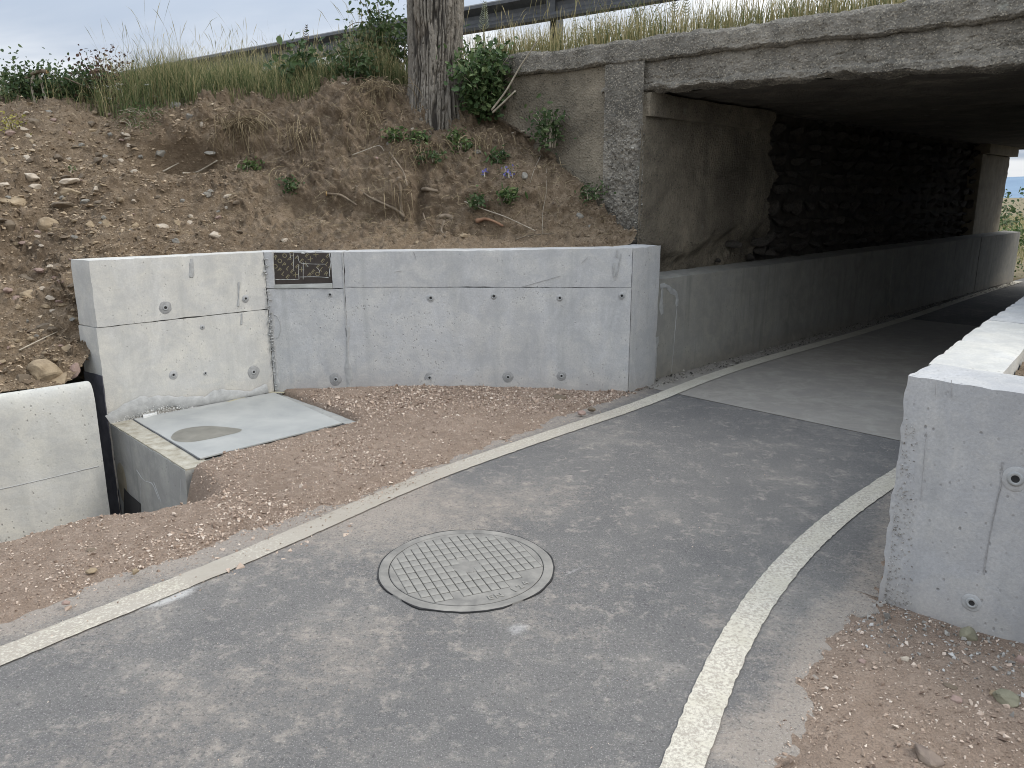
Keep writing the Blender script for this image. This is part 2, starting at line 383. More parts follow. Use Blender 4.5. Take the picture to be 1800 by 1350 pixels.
# worn road paint
m, k = newmat('road_paint'); co = k.co
a = k.noise(co, 95, 3, 0.7); b = k.noise(co, 4.5, 5, 0.7)
wr = k.add('ShaderNodeAttribute', attribute_name='tint').outputs['Fac']
f = k.mapr(k.math('ADD', k.math('ADD', a, k.math('MULTIPLY', wr, 0.46)), k.math('MULTIPLY', b, 0.45)), 0.64, 0.84)
c = k.mix(k.mapr(b, 0.35, 0.7), (0.47, 0.44, 0.36), (0.64, 0.61, 0.53)); c = k.mix(k.math('MULTIPLY', f, 0.72), c, (0.25, 0.22, 0.185))
k.set(k.bsdf, 'Base Color', c); k.set(k.bsdf, 'Roughness', 0.75); k.set(k.bsdf, 'Normal', bump(k, a, 0.5, 0.003)); M['paint'] = m
# crushed pinkish gravel fines
def groundmat(name, c1, c2, c3, bs=0.9):
    m, k = newmat(name); co = k.co
    a = k.noise(co, 1.3, 6, 0.62, 0.5); b = k.noise(co, 16, 6, 0.75); f = k.noise(co, 110, 3, 0.7)
    c = k.mix(k.mapr(a, 0.34, 0.66), c1, c2); c = k.mix(k.mapr(b, 0.48, 0.72, 0, 0.8), c, c3)
    c = k.mix(k.mapr(f, 0.30, 0.50, 0.55, 0), c, tuple(v * 0.42 for v in c1))
    k.set(k.bsdf, 'Base Color', c); k.set(k.bsdf, 'Roughness', 0.97)
    k.set(k.bsdf, 'Normal', bump(k, k.math('ADD', k.math('ADD', b, k.math('MULTIPLY', f, 0.5)), k.math('MULTIPLY', k.noise(co, 42, 4, 0.75), 0.8)), bs, 0.026)); return m
M['gravel'] = groundmat('gravel_fines', (0.24, 0.175, 0.130), (0.335, 0.255, 0.195), (0.43, 0.34, 0.27), 1.0)
M['soil'] = groundmat('bank_soil', (0.140, 0.101, 0.066), (0.275, 0.207, 0.138), (0.385, 0.297, 0.205), 1.0)
M['field'] = groundmat('dry_field', (0.15, 0.12, 0.065), (0.23, 0.185, 0.105), (0.11, 0.11, 0.055))
M['chip'] = tinted('gravel_chips', [(0, (0.17, 0.12, 0.09)), (0.4, (0.34, 0.258, 0.198)), (0.75, (0.48, 0.38, 0.305)), (1, (0.60, 0.52, 0.44))], nscale=40)
M['chip_grey'] = tinted('grey_chips', [(0, (0.14, 0.13, 0.115)), (0.5, (0.28, 0.265, 0.24)), (1, (0.47, 0.46, 0.44))])
M['stone'] = tinted('bank_stones', [(0, (0.125, 0.09, 0.058)), (0.45, (0.24, 0.178, 0.115)), (0.8, (0.36, 0.28, 0.19)), (1, (0.47, 0.385, 0.28))], nscale=18)
M['clod'] = tinted('earth_clods', [(0, (0.085, 0.062, 0.042)), (0.5, (0.185, 0.138, 0.092)), (1, (0.32, 0.25, 0.17))], nscale=30)
M['pebble'] = tinted('pebbles', [(0, (0.05, 0.047, 0.042)), (0.4, (0.16, 0.148, 0.125)), (0.8, (0.29, 0.27, 0.235)), (1, (0.45, 0.43, 0.38))])
M['rubble'] = simple('sooty_shaded_stone', (0.035, 0.032, 0.029), (0.105, 0.093, 0.078), 7, 0.95, bstr=0.8, bdist=0.02)  # soot-dark stone whose colour also stands in for the underpass shade
M['rock_tan'] = simple('tan_rock', (0.20, 0.15, 0.095), (0.36, 0.285, 0.19), 9, 0.9, bstr=0.7, bdist=0.012)
M['rock_pale'] = simple('pale_rock', (0.34, 0.29, 0.23), (0.54, 0.47, 0.38), 9, 0.9, bstr=0.7, bdist=0.012)
M['rock_brown'] = simple('brown_rock', (0.105, 0.082, 0.060), (0.19, 0.15, 0.105), 9, 0.9, bstr=0.7, bdist=0.012)
M['rock_grey'] = simple('grey_rock', (0.17, 0.16, 0.14), (0.31, 0.295, 0.26), 9, 0.9, bstr=0.7, bdist=0.012)
M['rock_olive'] = simple('olive_rock', (0.13, 0.125, 0.085), (0.27, 0.255, 0.18), 8, 0.9, bstr=0.7, bdist=0.012)
M['rock_pink'] = simple('pinkish_rock', (0.23, 0.16, 0.135), (0.35, 0.26, 0.22), 9, 0.9, bstr=0.7, bdist=0.012)
M['rock_purple'] = simple('purple_brown_rock', (0.10, 0.075, 0.07), (0.30, 0.24, 0.18), 6, 0.9, bstr=0.7, bdist=0.012)
M['steel'] = simple('darkened_steel', (0.085, 0.09, 0.10), (0.13, 0.135, 0.145), 14, 0.6, 0.3, 0.1)  # steel colour darkened to give the guardrail its backlit look
M['cover'] = simple('galvanised_cover', (0.285, 0.295, 0.29), (0.375, 0.38, 0.365), 3.2, 0.7, 0.0, 0.1)
M['damp'] = simple('damp_silt', (0.145, 0.14, 0.12), (0.215, 0.205, 0.175), 9, 0.45, 0.0, 0.15)
M['iron'] = simple('dusty_cast_iron', (0.145, 0.140, 0.130), (0.275, 0.262, 0.237), 9, 0.8, 0.0, 0.4)
M['iron_stud'] = simple('worn_cast_iron', (0.165, 0.160, 0.148), (0.31, 0.297, 0.268), 9, 0.75, 0.0, 0.3)
M['dark'] = simple('hole_shade', (0.012, 0.012, 0.013), (0.03, 0.03, 0.03), 9, 0.9)  # near-black colour standing in for the shade in holes, gaps and cracks
M['tar'] = simple('bitumen_coating', (0.03, 0.032, 0.045), (0.09, 0.09, 0.11), 11, 0.6, bstr=0.6)
M['grout'] = simple('damp_grout', (0.30, 0.305, 0.30), (0.42, 0.425, 0.42), 22, 0.9, bstr=0.5)
M['grout_pale'] = simple('pale_grout', (0.45, 0.45, 0.43), (0.62, 0.62, 0.60), 22, 0.9, bstr=0.9, bdist=0.01)
M['ring'] = simple('plastic_sleeve', (0.26, 0.27, 0.27), (0.38, 0.39, 0.39), 20, 0.6)
M['film'] = simple('film_faced_plywood', (0.022, 0.017, 0.014), (0.045, 0.035, 0.03), 14, 0.4, bstr=0.15)
M['gold'] = simple('printed_letters', (0.17, 0.15, 0.085), (0.23, 0.20, 0.12), 30, 0.55, bstr=0.05)
M['batten'] = simple('cement_smeared_wood', (0.30, 0.31, 0.29), (0.50, 0.51, 0.49), 10, 0.9, bstr=0.6, stretch=(0.5, 1, 4))
M['plaster'] = simple('cement_smear', (0.50, 0.51, 0.50), (0.70, 0.71, 0.70), 24, 0.9, bstr=0.6)
M['root'] = simple('root_bark', (0.13, 0.10, 0.07), (0.25, 0.20, 0.145), 14, 0.9, bstr=0.7, stretch=(1, 1, 0.4))
M['root_red'] = simple('reddish_root', (0.20, 0.11, 0.07), (0.30, 0.18, 0.11), 14, 0.9, bstr=0.6)
M['cutwood'] = simple('fresh_cut_wood', (0.42, 0.27, 0.11), (0.55, 0.38, 0.17), 20, 0.8, bstr=0.3)
M['twig'] = simple('bleached_twig', (0.30, 0.26, 0.20), (0.46, 0.41, 0.33), 16, 0.85, bstr=0.4)
M['twig_dark'] = simple('dark_twig', (0.10, 0.082, 0.06), (0.18, 0.145, 0.105), 16, 0.85, bstr=0.4)
M['straw'] = tinted('dry_roots', [(0, (0.12, 0.09, 0.055)), (0.5, (0.25, 0.195, 0.12)), (1, (0.44, 0.365, 0.235))], 0.85, 12, 0.3, 0.15, 0)
M['grass_green'] = tinted('green_grass', [(0, (0.055, 0.080, 0.030)), (0.4, (0.11, 0.145, 0.058)), (0.75, (0.20, 0.22, 0.105)), (1, (0.36, 0.33, 0.18))], 0.8, 3, 0.5, 0.3, 0)
M['grass_dry'] = tinted('dry_grass', [(0, (0.15, 0.16, 0.065)), (0.4, (0.30, 0.265, 0.13)), (1, (0.52, 0.45, 0.26))], 0.8, 3, 0.4, 0.3, 0)
M['leaf_oak'] = tinted('oak_leaves', [(0, (0.032, 0.062, 0.024)), (0.6, (0.075, 0.125, 0.046)), (1, (0.15, 0.20, 0.085))], 0.55, 8, 0.3, 0.25, 0)
M['leaf_dark'] = tinted('bramble_leaves', [(0, (0.032, 0.060, 0.023)), (0.6, (0.070, 0.112, 0.042)), (1, (0.13, 0.17, 0.075))], 0.55, 8, 0.3, 0.25, 0)
M['leaf_fresh'] = tinted('weed_leaves', [(0, (0.04, 0.075, 0.025)), (0.6, (0.085, 0.135, 0.045)), (1, (0.17, 0.22, 0.085))], 0.6, 8, 0.3, 0.3, 0)
M['leaf_dead'] = tinted('dead_leaves', [(0, (0.055, 0.032, 0.026)), (0.6, (0.11, 0.066, 0.05)), (1, (0.20, 0.135, 0.10))], 0.8, 8, 0.3, 0.15, 0)
M['leaf_yellow'] = tinted('yellowing_leaves', [(0, (0.20, 0.19, 0.05)), (1, (0.40, 0.36, 0.11))], 0.8, 8, 0.3, 0.25, 0)
M['thistle'] = simple('grey_green_stalk', (0.16, 0.19, 0.13), (0.27, 0.29, 0.21), 20, 0.8)
M['petal_white'] = simple('white_petals', (0.66, 0.66, 0.60), (0.80, 0.80, 0.76), 20, 0.8)
M['petal_blue'] = simple('blue_petals', (0.10, 0.10, 0.30), (0.19, 0.18, 0.46), 20, 0.8)
M['petal_yellow'] = simple('yellow_petals', (0.55, 0.45, 0.05), (0.70, 0.60, 0.10), 20, 0.8)
M['hill'] = simple('haze_blue_hill', (0.12, 0.19, 0.28), (0.16, 0.24, 0.33), 0.01, 1.0, bstr=0.0)  # distance haze is painted in as a blue hill colour
M['crackline'] = simple('crack_grey', (.22, .22, .22), (.36, .36, .36), 40, .95)  # grey for thin cracks, scratches and form seams
M['grout_dark'] = simple('dark_damp_mortar', (.22, .222, .22), (.34, .343, .34), 30, .9, bstr=.5)
M['damp_disc'] = simple('damp_mortar', (.31, .315, .315), (.42, .425, .425), 26, .9, bstr=.4)
M['groove'] = simple('dark_groove', (0.05, 0.048, 0.043), (0.12, 0.115, 0.10), 30, 0.95)  # darker tone between the tread tiles
M['far_pier'] = concrete('lit_far_pier_concrete', (0.40, 0.35, 0.27), 0.6, stains=0.6, seedl=(8, 8, 2))  # paler, warmer colour paints in the light falling on the far pier
M['root_dark'] = simple('dark_root', (0.05, 0.04, 0.03), (0.10, 0.08, 0.06), 14, 0.9)
# furrowed bark
m, k = newmat('furrowed_bark'); co = k.co
warp = k.noise(k.scale(co, (3, 3, 1.2)), 2, 4, 0.6)
a = k.noise(k.scale(co, (24, 24, 2.6)), 1, 6, 0.7, 0.8); b = k.noise(co, 60, 4, 0.7)
ge = k.add('ShaderNodeAttribute', attribute_name='tint').outputs['Fac']
c = k.mix(k.mapr(a, 0.32, 0.66), (0.115, 0.102, 0.085), (0.255, 0.232, 0.198)); c = k.mix(k.mapr(b, 0.5, 0.75, 0, 0.55), c, (0.36, 0.33, 0.28))
c = k.mix(k.mapr(ge, 0.10, 0.75, 0.95, 0), c, (0.028, 0.024, 0.020)); c = k.mix(k.mapr(warp, 0.55, 0.72, 0, 0.4), c, (0.19, 0.14, 0.095))
k.set(k.bsdf, 'Base Color', c); k.set(k.bsdf, 'Roughness', 0.95); k.set(k.bsdf, 'Normal', bump(k, k.math('ADD', a, k.math('MULTIPLY', b, 0.5)), 0.9, 0.012)); M['bark'] = m

# ================================================================== the setting
def struct(o): o['kind'] = 'structure'; return o
# far ground: one sheet to the horizon, sunk where the nearer ground lies over it
xs = np.array([-6000, -1500, -400, -120, -60, -30, -16, -13, -11, -9, -6, -3, 0, 3, 6, 9, 11, 13, 16, 20, 26, 40, 70, 140, 400, 1500, 6000.])
ys = np.array([-6000, -1500, -400, -120, -60, -30, -14, -11, -9, -6, -3, 0, 3, 6, 9, 11, 13, 16, 20, 26, 34, 50, 90, 200, 500, 1500, 6000.])
gx, gy = np.meshgrid(xs, ys, indexing='ij')
gu, gv = UV(gx, gy)
gz = np.where((gu > -12) & (gu < 17.5) & (gv > -14) & (gv < 14), -1.3, -0.03)
struct(sheet('ground', np.stack([gx, gy, gz], -1), M['field'], smoothf=False))

# asphalt path, concrete slab under the bridge
def flat_uv(name, u0, u1, v0, v1, z, mat, nu=40, nv=14):
    u, v = np.meshgrid(np.linspace(u0, u1, nu), np.linspace(v0, v1, nv), indexing='ij')
    zz = np.full_like(u, z) + 0.004 * vnoise(np.stack([u * 0.6, v * 0.6, u * 0], -1), 9)
    return sheet(name, WA(u, v, zz), mat, flip=True)
u, v = np.meshgrid(np.concatenate([np.linspace(-9, -1.2, 24)[:-1], np.linspace(-1.2, 5.335, 210)]), np.linspace(-3.85, 3.2, 210), indexing='ij')
zz = 0.004 * vnoise(np.stack([u * 0.6, v * 0.6, u * 0], -1), 9)
path = struct(sheet('asphalt_path', WA(u, v, zz), M['asphalt'], flip=True))
eL = np.interp(u, [-8, -4, -1, 0.43, 0.98, 1.44, 1.89, 2.41, 3.38, 4.09, 4.99, 5.5], [-1.75, -2.45, -3.02, -3.22, -3.30, -3.35, -3.39, -3.44, -3.57, -3.59, -3.70, -3.76])
eR = np.interp(u, [-4, 0.6, 1.8, 1.99, 2.29, 2.72, 3.15, 3.56, 4.15], [-0.7, -0.80, -0.87, -0.90, -1.0, -1.08, -1.12, -1.19, -1.38])
def gblob(px, py, su, sv):
    q = UV(*G(px, py)[:2]); return np.exp(-(((u - q[0]) / su) ** 2 + ((v - q[1]) / sv) ** 2))
dust = .8 * np.exp(-np.clip(v - eL, 0, 9) / .10) + .6 * np.exp(-np.clip(eR - v, 0, 9) / .05) + .45 * gblob(640, 930, .7, .35) + .6 * gblob(1295, 1290, .20, .10) + .25 * gblob(900, 880, .8, .35) + .34 * smooth(3.4, 1.2, u) * (.6 + .8 * fbm(np.stack([u * 1.3, v * 1.3, u * 0], -1), 3, 47)) - .10 * smooth(3.2, 4.6, u) + .55 * gblob(640, 880, .5, .2) + 0
dust = np.clip(dust + .12 * fbm(np.stack([u * 3, v * 3, u * 0], -1), 3, 45), 0, 1)
spill = np.maximum(gblob(292, 1046, .13, .075), .55 * gblob(910, 1105, .07, .05)); spill = np.maximum(spill, .45 * gblob(1010, 1003, .16, .02))
for nm_, arr in (('tint', dust), ('spill', spill)):
    at_ = path.data.attributes.new(nm_, 'FLOAT', 'POINT'); at_.data.foreach_set('value', arr.reshape(-1).astype(np.float32))
slab = struct(flat_uv('concrete_path', 5.345, 11.0, -3.96, -1.1, 0.0, M['slab'], 60, 14))
path2 = struct(flat_uv('far_path', 11.01, 60, -3.96, -1.1, 0.0, M['asphalt'], 60, 8))

# painted edge lines, draped 5 mm over the path
def zpath(u, v): return 0.004 * vnoise(np.stack([u * 0.6, v * 0.6, np.zeros_like(u)], -1), 9)
def spline(pts, n):
    pts = np.array(pts, float); d = np.concatenate([[0], np.cumsum(np.linalg.norm(np.diff(pts, axis=0), axis=1))])
    t = np.linspace(0, d[-1], n); out = np.stack([np.interp(t, d, pts[:, i]) for i in range(pts.shape[1])], 1)
    ker = max(3, n // (len(pts) * 2)) | 1
    for _ in range(2):
        pad = np.pad(out, ((ker // 2,) * 2, (0, 0)), 'reflect', reflect_type='odd'); out = np.stack([np.convolve(pad[:, i], np.ones(ker) / ker, 'valid') for i in range(pts.shape[1])], 1)
    pad = np.pad(out, ((ker // 2,) * 2, (0, 0)), 'reflect', reflect_type='odd')
    return np.stack([np.convolve(pad[:, i], np.ones(ker) / ker, 'valid') for i in range(pts.shape[1])], 1)
def stripe(name, pts, width, mat, z=0.006, wear=None):
    c = spline(pts, 900); t = np.gradient(c, axis=0); t /= np.linalg.norm(t, axis=1, keepdims=True); nn = np.stack([t[:, 1], -t[:, 0]], 1)
    rows = []
    for q, s in enumerate((-0.5, -0.25, 0, 0.25, 0.5)):
        e = 0.0035 * fbm(np.stack([c[:, 0] * 45, c[:, 1] * 45, np.full(len(c), s)], 1), 3, 70) if abs(s) == 0.5 else 0
        p = c + nn * (s * width + e)[:, None] if not np.isscalar(e) else c + nn * (s * width)
        rows.append(WA(p[:, 0], p[:, 1], zpath(p[:, 0], p[:, 1]) + z))
    o = struct(sheet(name, np.stack(rows, 1), mat, flip=False))
    if wear is not None:
        at_ = o.data.attributes.new('tint', 'FLOAT', 'POINT'); at_.data.foreach_set('value', np.repeat(wear(c[:, 0]), 5).astype(np.float32))
    return o
LL = [(-8, -1.6), (-4, -2.3), (-1, -2.83), (0.4, -3.03), (1.35, -3.155), (1.75, -3.22), (2.37, -3.36), (2.66, -3.40), (3.2, -3.42), (3.95, -3.46), (4.75, -3.48), (5.34, -3.555), (6.1, -3.64), (7, -3.67), (9.4, -3.64), (11, -3.65), (14.3, -3.78), (17.5, -3.85)]
stripe('edge_line', LL, 0.135, M['paint'], wear=lambda u_: 1.0 * np.exp(-((u_ - 2.2) / .42) ** 2) + .5 * np.exp(-((u_ - 1.22) / .1) ** 2) + .2 - .45 * smooth(4.3, 5.6, u_))
RL = [UV(*G(x, y)[:2]) for x, y in ((1180, 1480), (1196, 1350), (1245, 1200), (1306, 1083), (1408, 960), (1480, 900), (1555, 852))]
RL = [(RL[0][0] - 1.2, RL[0][1] + .25)] + RL + [(6, -1.48), (17.5, -1.5)]
stripe('edge_line', RL, 0.118, M['paint'])

# ---- gravel verges (uneven sheets that thin out over the path)
def gz_left(u, v):
    P = np.stack([u, v, np.zeros_like(u)], -1)
    edge = np.interp(u, [-8, -4, -1, 0.43, 0.98, 1.44, 1.89, 2.41, 3.38, 4.09, 4.99, 5.5], [-1.75, -2.45, -3.02, -3.22, -3.30, -3.33, -3.32, -3.36, -3.53, -3.57, -3.70, -3.76])
    d = edge - v + 0.05 * fbm(P * 5, 3, 31)
    z = -0.012 + 0.035 * smooth(-0.02, 0.25, d) + 0.008 * smooth(0.3, 1.2, d)
    z = z + (0.010 * fbm(P * 4.5, 4, 33) + 0.004 * fbm(P * 17, 3, 37)) * smooth(0, 0.15, d) + .006 * fbm(P * 28, 3, 38) * smooth(.4, 0, np.abs(d))
    mound = np.exp(-(((u - 4.0) / 0.9) ** 2)) * smooth(0.3, 1.0, d); z = z + 0.025 * mound
    sh_ = .22 * smooth(-4.46, -4.60, v); front = 1 - smooth(1.50, 1.72, u - sh_)
    z = z - front * 0.95 * np.clip((-4.07 + .13 * smooth(.9, 1.3, u) - v + 0.06 * fbm(P * 3, 2, 39)) * 1.0, 0, 0.9)
    z = z - 0.25 * smooth(1.70, 1.82, u) * smooth(3.02, 2.90, u) * smooth(-4.62, -4.72, v)     # lies below the cover plate
    z = z - 0.06 * smooth(1.84, 1.66, u) * smooth(-4.50, -4.58, v)       # keeps off the rim of the chamber
    z = z - 0.02 * smooth(1.80, 1.95, u) * smooth(3.1, 2.95, u) * smooth(-4.40, -4.58, v)
    return z
us = np.concatenate([np.linspace(-8, -0.6, 90), np.linspace(-0.58, 5.5, 330)])
u, v = np.meshgrid(us, np.linspace(-6.0, -1.6, 220), indexing='ij')
vl = np.interp(us, [-8, -4, -1, 0.43, 2.41, 5.5], [-1.45, -2.2, -2.85, -3.08, -3.28, -3.60])[:, None]
v = -6.0 + (v + 6.0) / 4.4 * (vl + 6.0)
PL = WA(u, v, gz_left(u, v))
verge_l = struct(sheet('gravel_verge', PL, M['gravel'], flip=True))
def gz_right(u, v):
    P = np.stack([u, v, np.zeros_like(u)], -1)
    edge = np.interp(u, [-4, 0.6, 1.8, 1.99, 2.29, 2.72, 3.15, 3.56, 4.15], [-0.7, -0.80, -0.87, -0.90, -1.0, -1.08, -1.12, -1.19, -1.38])
    d = v - edge + 0.05 * fbm(P * 6, 3, 131)
    z = -0.012 + 0.032 * smooth(-0.02, 0.22, d) + 0.02 * smooth(0.3, 1.0, d)
    return z + (0.011 * fbm(P * 4.5, 4, 133) + 0.004 * fbm(P * 18, 3, 137)) * smooth(0, 0.15, d) + .006 * fbm(P * 28, 3, 138) * smooth(.4, 0, np.abs(d))
u, v = np.meshgrid(np.linspace(-3.5, 4.3, 300), np.linspace(0, 1, 150), indexing='ij')
v0 = np.interp(u, [-3.5, 0.6, 1.8, 2.3, 3.0, 3.5, 4.3], [-1.0, -1.0, -1.02, -1.12, -1.25, -1.35, -1.47]); v1 = np.where(u > 3.06, -0.95 - 0.10 * (u - 3.06), 2.6)
v = v0 + (np.maximum(v1, v0 + 0.02) - v0) * v
verge_r = struct(sheet('gravel_verge', WA(u, v, gz_right(u, v)), M['gravel'], flip=True))

# ---- the earth bank: heights measured at scattered spots, joined by a thin-plate surface
def pY(px, py, Y):
    d = ray(px, py); t = Y / d[1]; return (d[0] * t, Y, EYE + d[2] * t)
CP = []
for uu in (-6, -4, -2.4, -1, 0.2, 1.2, 1.62):
    for ww, zz in ((0, .36), (.5, .68), (1, .98), (1.6, 1.36), (2.2, 1.72), (2.8, 2.08), (3.35, 2.42), (3.8, 2.50), (4.6, 2.56)):
        if not (uu > 1 and ww > 1.9): CP.append(W(uu, -5.74 - ww, zz))
for px, py, Y in ((150, 420, 5.9), (210, 330, 7.0), (200, 250, 7.7), (20, 184, 8.0), (20, 196, 9.2), (100, 184, 8.1), (190, 183, 8.3), (190, 194, 9.3),
                  (280, 438, 6.35), (280, 395, 6.8), (300, 330, 7.3), (315, 260, 7.75), (330, 178, 8.2), (330, 186, 9.2),
                  (450, 434, 6.6), (450, 412, 6.95), (450, 372, 7.3), (450, 300, 7.62), (450, 230, 7.85), (450, 170, 8.2), (450, 178, 9.0),
                  (600, 432, 6.6), (600, 410, 7.0), (600, 375, 7.25), (600, 300, 7.52), (600, 220, 7.75), (600, 154, 8.1), (600, 158, 8.9),
                  (660, 140, 8.25), (700, 150, 8.7), (760, 432, 6.6), (760, 410, 7.0), (760, 385, 7.15), (760, 320, 7.38), (760, 255, 7.6), (760, 192, 7.9), (770, 176, 8.3),
                  (860, 430, 6.6), (860, 408, 7.0), (860, 370, 7.2), (860, 300, 7.45), (860, 230, 7.75), (880, 185, 8.05),
                  (940, 430, 6.65), (940, 405, 7.0), (940, 350, 7.2), (940, 290, 7.4), (935, 225, 7.75),
                  (1010, 430, 6.65), (1010, 398, 6.98), (1010, 345, 7.2), (1060, 430, 6.7), (1058, 392, 6.98), (1105, 432, 6.65), (1120, 428, 6.75)):
    CP.append(pY(px, py, Y))
for uu, vv, zz in ((5.55, -7, 2.86), (5.3, -8, 2.88), (4.9, -9.5, 2.90), (4.5, -11, 2.9), (4.1, -13, 2.9), (3.4, -16, 2.9), (2.9, -12, 2.60), (2.0, -11.2, 2.55), (3.6, -10, 2.62), (4.2, -8.6, 2.66), (4.8, -7.4, 2.72), (0.5, -12.5, 2.6), (-2, -13, 2.7), (-5, -13, 2.75), (-7, -10, 2.55), (1, -15, 2.8), (-3, -17, 2.9), (6.2, -7, 2.92), (5.9, -9.5, 2.95)):
    CP.append(W(uu, vv, zz))
CP = np.array(CP)
def tps_fit(P, lam=0.02):
    n = len(P); d2 = ((P[:, None, :2] - P[None, :, :2]) ** 2).sum(-1); K = np.where(d2 > 0, d2 * np.log(d2 + 1e-12) * .5, 0) + lam * np.eye(n)
    A = np.zeros((n + 3, n + 3)); A[:n, :n] = K; A[:n, n] = 1; A[:n, n + 1:] = P[:, :2]; A[n:, :n] = A[:n, n:].T
    return np.linalg.solve(A, np.concatenate([P[:, 2], [0, 0, 0]]))
TPS = tps_fit(CP)
def zbank(x, y):
    x = np.asarray(x, float); sh = x.shape; Q = np.stack([x.ravel(), np.asarray(y, float).ravel()], 1); out = np.empty(len(Q))
    for i in range(0, len(Q), 20000):
        q = Q[i:i + 20000]; d2 = ((q[:, None] - CP[None, :, :2]) ** 2).sum(-1)
        out[i:i + 20000] = (d2 * np.log(d2 + 1e-12) * .5) @ TPS[:len(CP)] + TPS[len(CP)] + q @ TPS[len(CP) + 1:]
    return out.reshape(sh)
front = [W(-9, -5.74), W(-5, -5.74), W(-2, -5.74), W(0.5, -5.74), W(1.35, -5.76), W(1.62, -6.00), W(1.66, -6.10), (-2.085, 6.50, 0), (-1.0, 6.50, 0), (0.80, 6.50, 0), (1.03, 6.73, 0), W(5.60, -4.16)]
back = [W(-9, -17), W(-6, -17), W(-3, -16.5), W(-0.5, -16.0), W(1.0, -15.6), W(1.7, -15.2), W(2.0, -15.0), W(3.6, -13.5), W(4.6, -11.5), W(5.1, -9.8), W(5.16, -9.2), W(5.16, -8.6)]
ta = np.array([0, .08, .17, .33, .42, .455, .465, .56, .70, .90, .94, 1.0])
na, nb = 640, 340
A = np.linspace(0, 1, na); fr = np.stack([np.interp(A, ta, [p[i] for p in front]) for i in (0, 1)], 1); bk = np.stack([np.interp(A, ta, [p[i] for p in back]) for i in (0, 1)], 1)
B = np.linspace(0, 1, nb) ** 1.75
XY = fr[:, None] * (1 - B[None, :, None]) + bk[:, None] * B[None, :, None]
bu, bv = UV(XY[..., 0], XY[..., 1])
lim = faceu(bv) - 0.02                                       # stays in front of the bridge's end wall
over = np.maximum(bu - lim, 0) * (bv > -6.2)
XY[..., 0] -= over * SU; XY[..., 1] -= over * CU
Z = zbank(XY[..., 0], XY[..., 1])
keep = smooth(1.0, 0.0, np.abs(B * 0) + 0)[None]              # (all ones)
P = np.concatenate([XY, Z[..., None]], -1)
gxx = np.gradient(P, axis=0); gyy = np.gradient(P, axis=1); Nn = np.cross(gxx, gyy); Nn /= np.linalg.norm(Nn, axis=-1, keepdims=True) + 1e-9
Nn *= np.sign(Nn[..., 2:3] + 1e-9)
hold = smooth(0, 0.012, B)[None, :]
lump = 0.055 * fbm(P * 2.1, 3, 201) + 0.045 * (np.abs(vnoise(P * 5.5, 203)) - .3) - 0.030 * (np.abs(vnoise(P * 12, 205)) - .25) + 0.022 * fbm(P * 22, 3, 207, .7)
lump = lump - .018 * smooth(.12, 0, np.abs(vnoise(P * np.array([3.4, .9, .9]) + .3 * fbm(P * 4, 2, 208)[..., None], 209)))      # runnels down the face
clod = np.clip(fbm(P * 11, 4, 211, .6) - 0.1, 0, 1) * 0.07
rough = 0.75 + 0.6 * smooth(-0.3, 0.5, vnoise(P * 0.9, 215))
def dent(c, r, a):
    return -a * np.exp(-(((P - np.array(c)) / np.array(r)) ** 2).sum(-1))
disp = (lump * rough + clod) * hold
for (px, py, Y, r, a) in ((320, 268, 7.75, (.42, .4, .13), .42), (455, 285, 7.7, (.35, .4, .2), .12), (690, 375, 7.25, (.45, .3, .10), .18), (560, 360, 7.35, (.5, .3, .10), .14),
                          (740, 345, 7.3, (.05, .3, .3), .10), (830, 405, 7.1, (.35, .2, .06), .12), (960, 250, 7.6, (.3, .3, .2), .12)):
    disp = disp + dent(pY(px, py, Y), r, a) * hold
for (px, py, Y, r, a) in ((700, 330, 7.35, (.12, .3, .25), .10), (620, 190, 8.0, (.3, .3, .15), .10), (880, 330, 7.35, (.35, .3, .2), .08)):
    disp = disp - dent(pY(px, py, Y), r, a) * hold
P = P + Nn * disp[..., None]
bank = struct(sheet('earth_bank', P, M['soil'], flip=True))
BANK, BANKN = P, Nn
# behind the bank: the road on its embankment, level with the bridge deck, and the slope beyond
u0 = 5.14
def road_u(v, off): return faceu(v, off)
vv = np.concatenate([np.linspace(-60, -10, 26), np.linspace(-9.5, -6.05, 8)])
prof = [(0.34, 2.86), (0.7, 2.93), (1.4, 2.97), (6, 3.03), (10.6, 2.97), (11.4, 2.93), (13.2, 2.2), (16, -0.05)]
PP = np.stack([WA(faceu(vv) + np.interp(vv, [-60, -16, -10, -8, -6], [-2.6, -2.4, -.5, .2, .33]), vv, np.full(len(vv), 2.70))] + [WA(faceu(vv) + o, vv, np.full(len(vv), z)) for o, z in prof], 1)
struct(sheet('road_embankment', PP, M['soil'], flip=False))
vr = np.linspace(-0.55, 60, 26) + .35
prof_r = [(-2.7, .30), (-2.5, 0.86), (-1.6, 1.5), (-0.3, 2.5), (0.5, 2.86), (1.4, 2.93), (6, 2.98), (10.6, 2.93), (13.2, 2.2), (16, -0.05)]
PP = np.stack([WA(np.full(len(vr), 6.05) + o, vr, np.full(len(vr), z)) for o, z in prof_r], 1)
struct(sheet('road_embankment', PP, M['soil'], flip=True))
vl_ = np.linspace(-60, -17, 14)
PP = np.stack([WA(faceu(vl_) + o, vl_, np.full(len(vl_), z)) for o, z in ((-9, -0.05), (-5.5, 1.4), (-3.0, 2.4), (-0.36, 2.86))], 1)
struct(sheet('road_embankment', PP, M['soil'], flip=False))
vt = np.linspace(-60, 60, 60)
PP = np.stack([WA(faceu(vt) + o, vt, np.where(np.abs(vt + 2.6) < 40, 3.06, 3.06)) for o in (2.2, 6, 9.8)], 1)
struct(sheet('road', PP, M['asphalt'], flip=False))
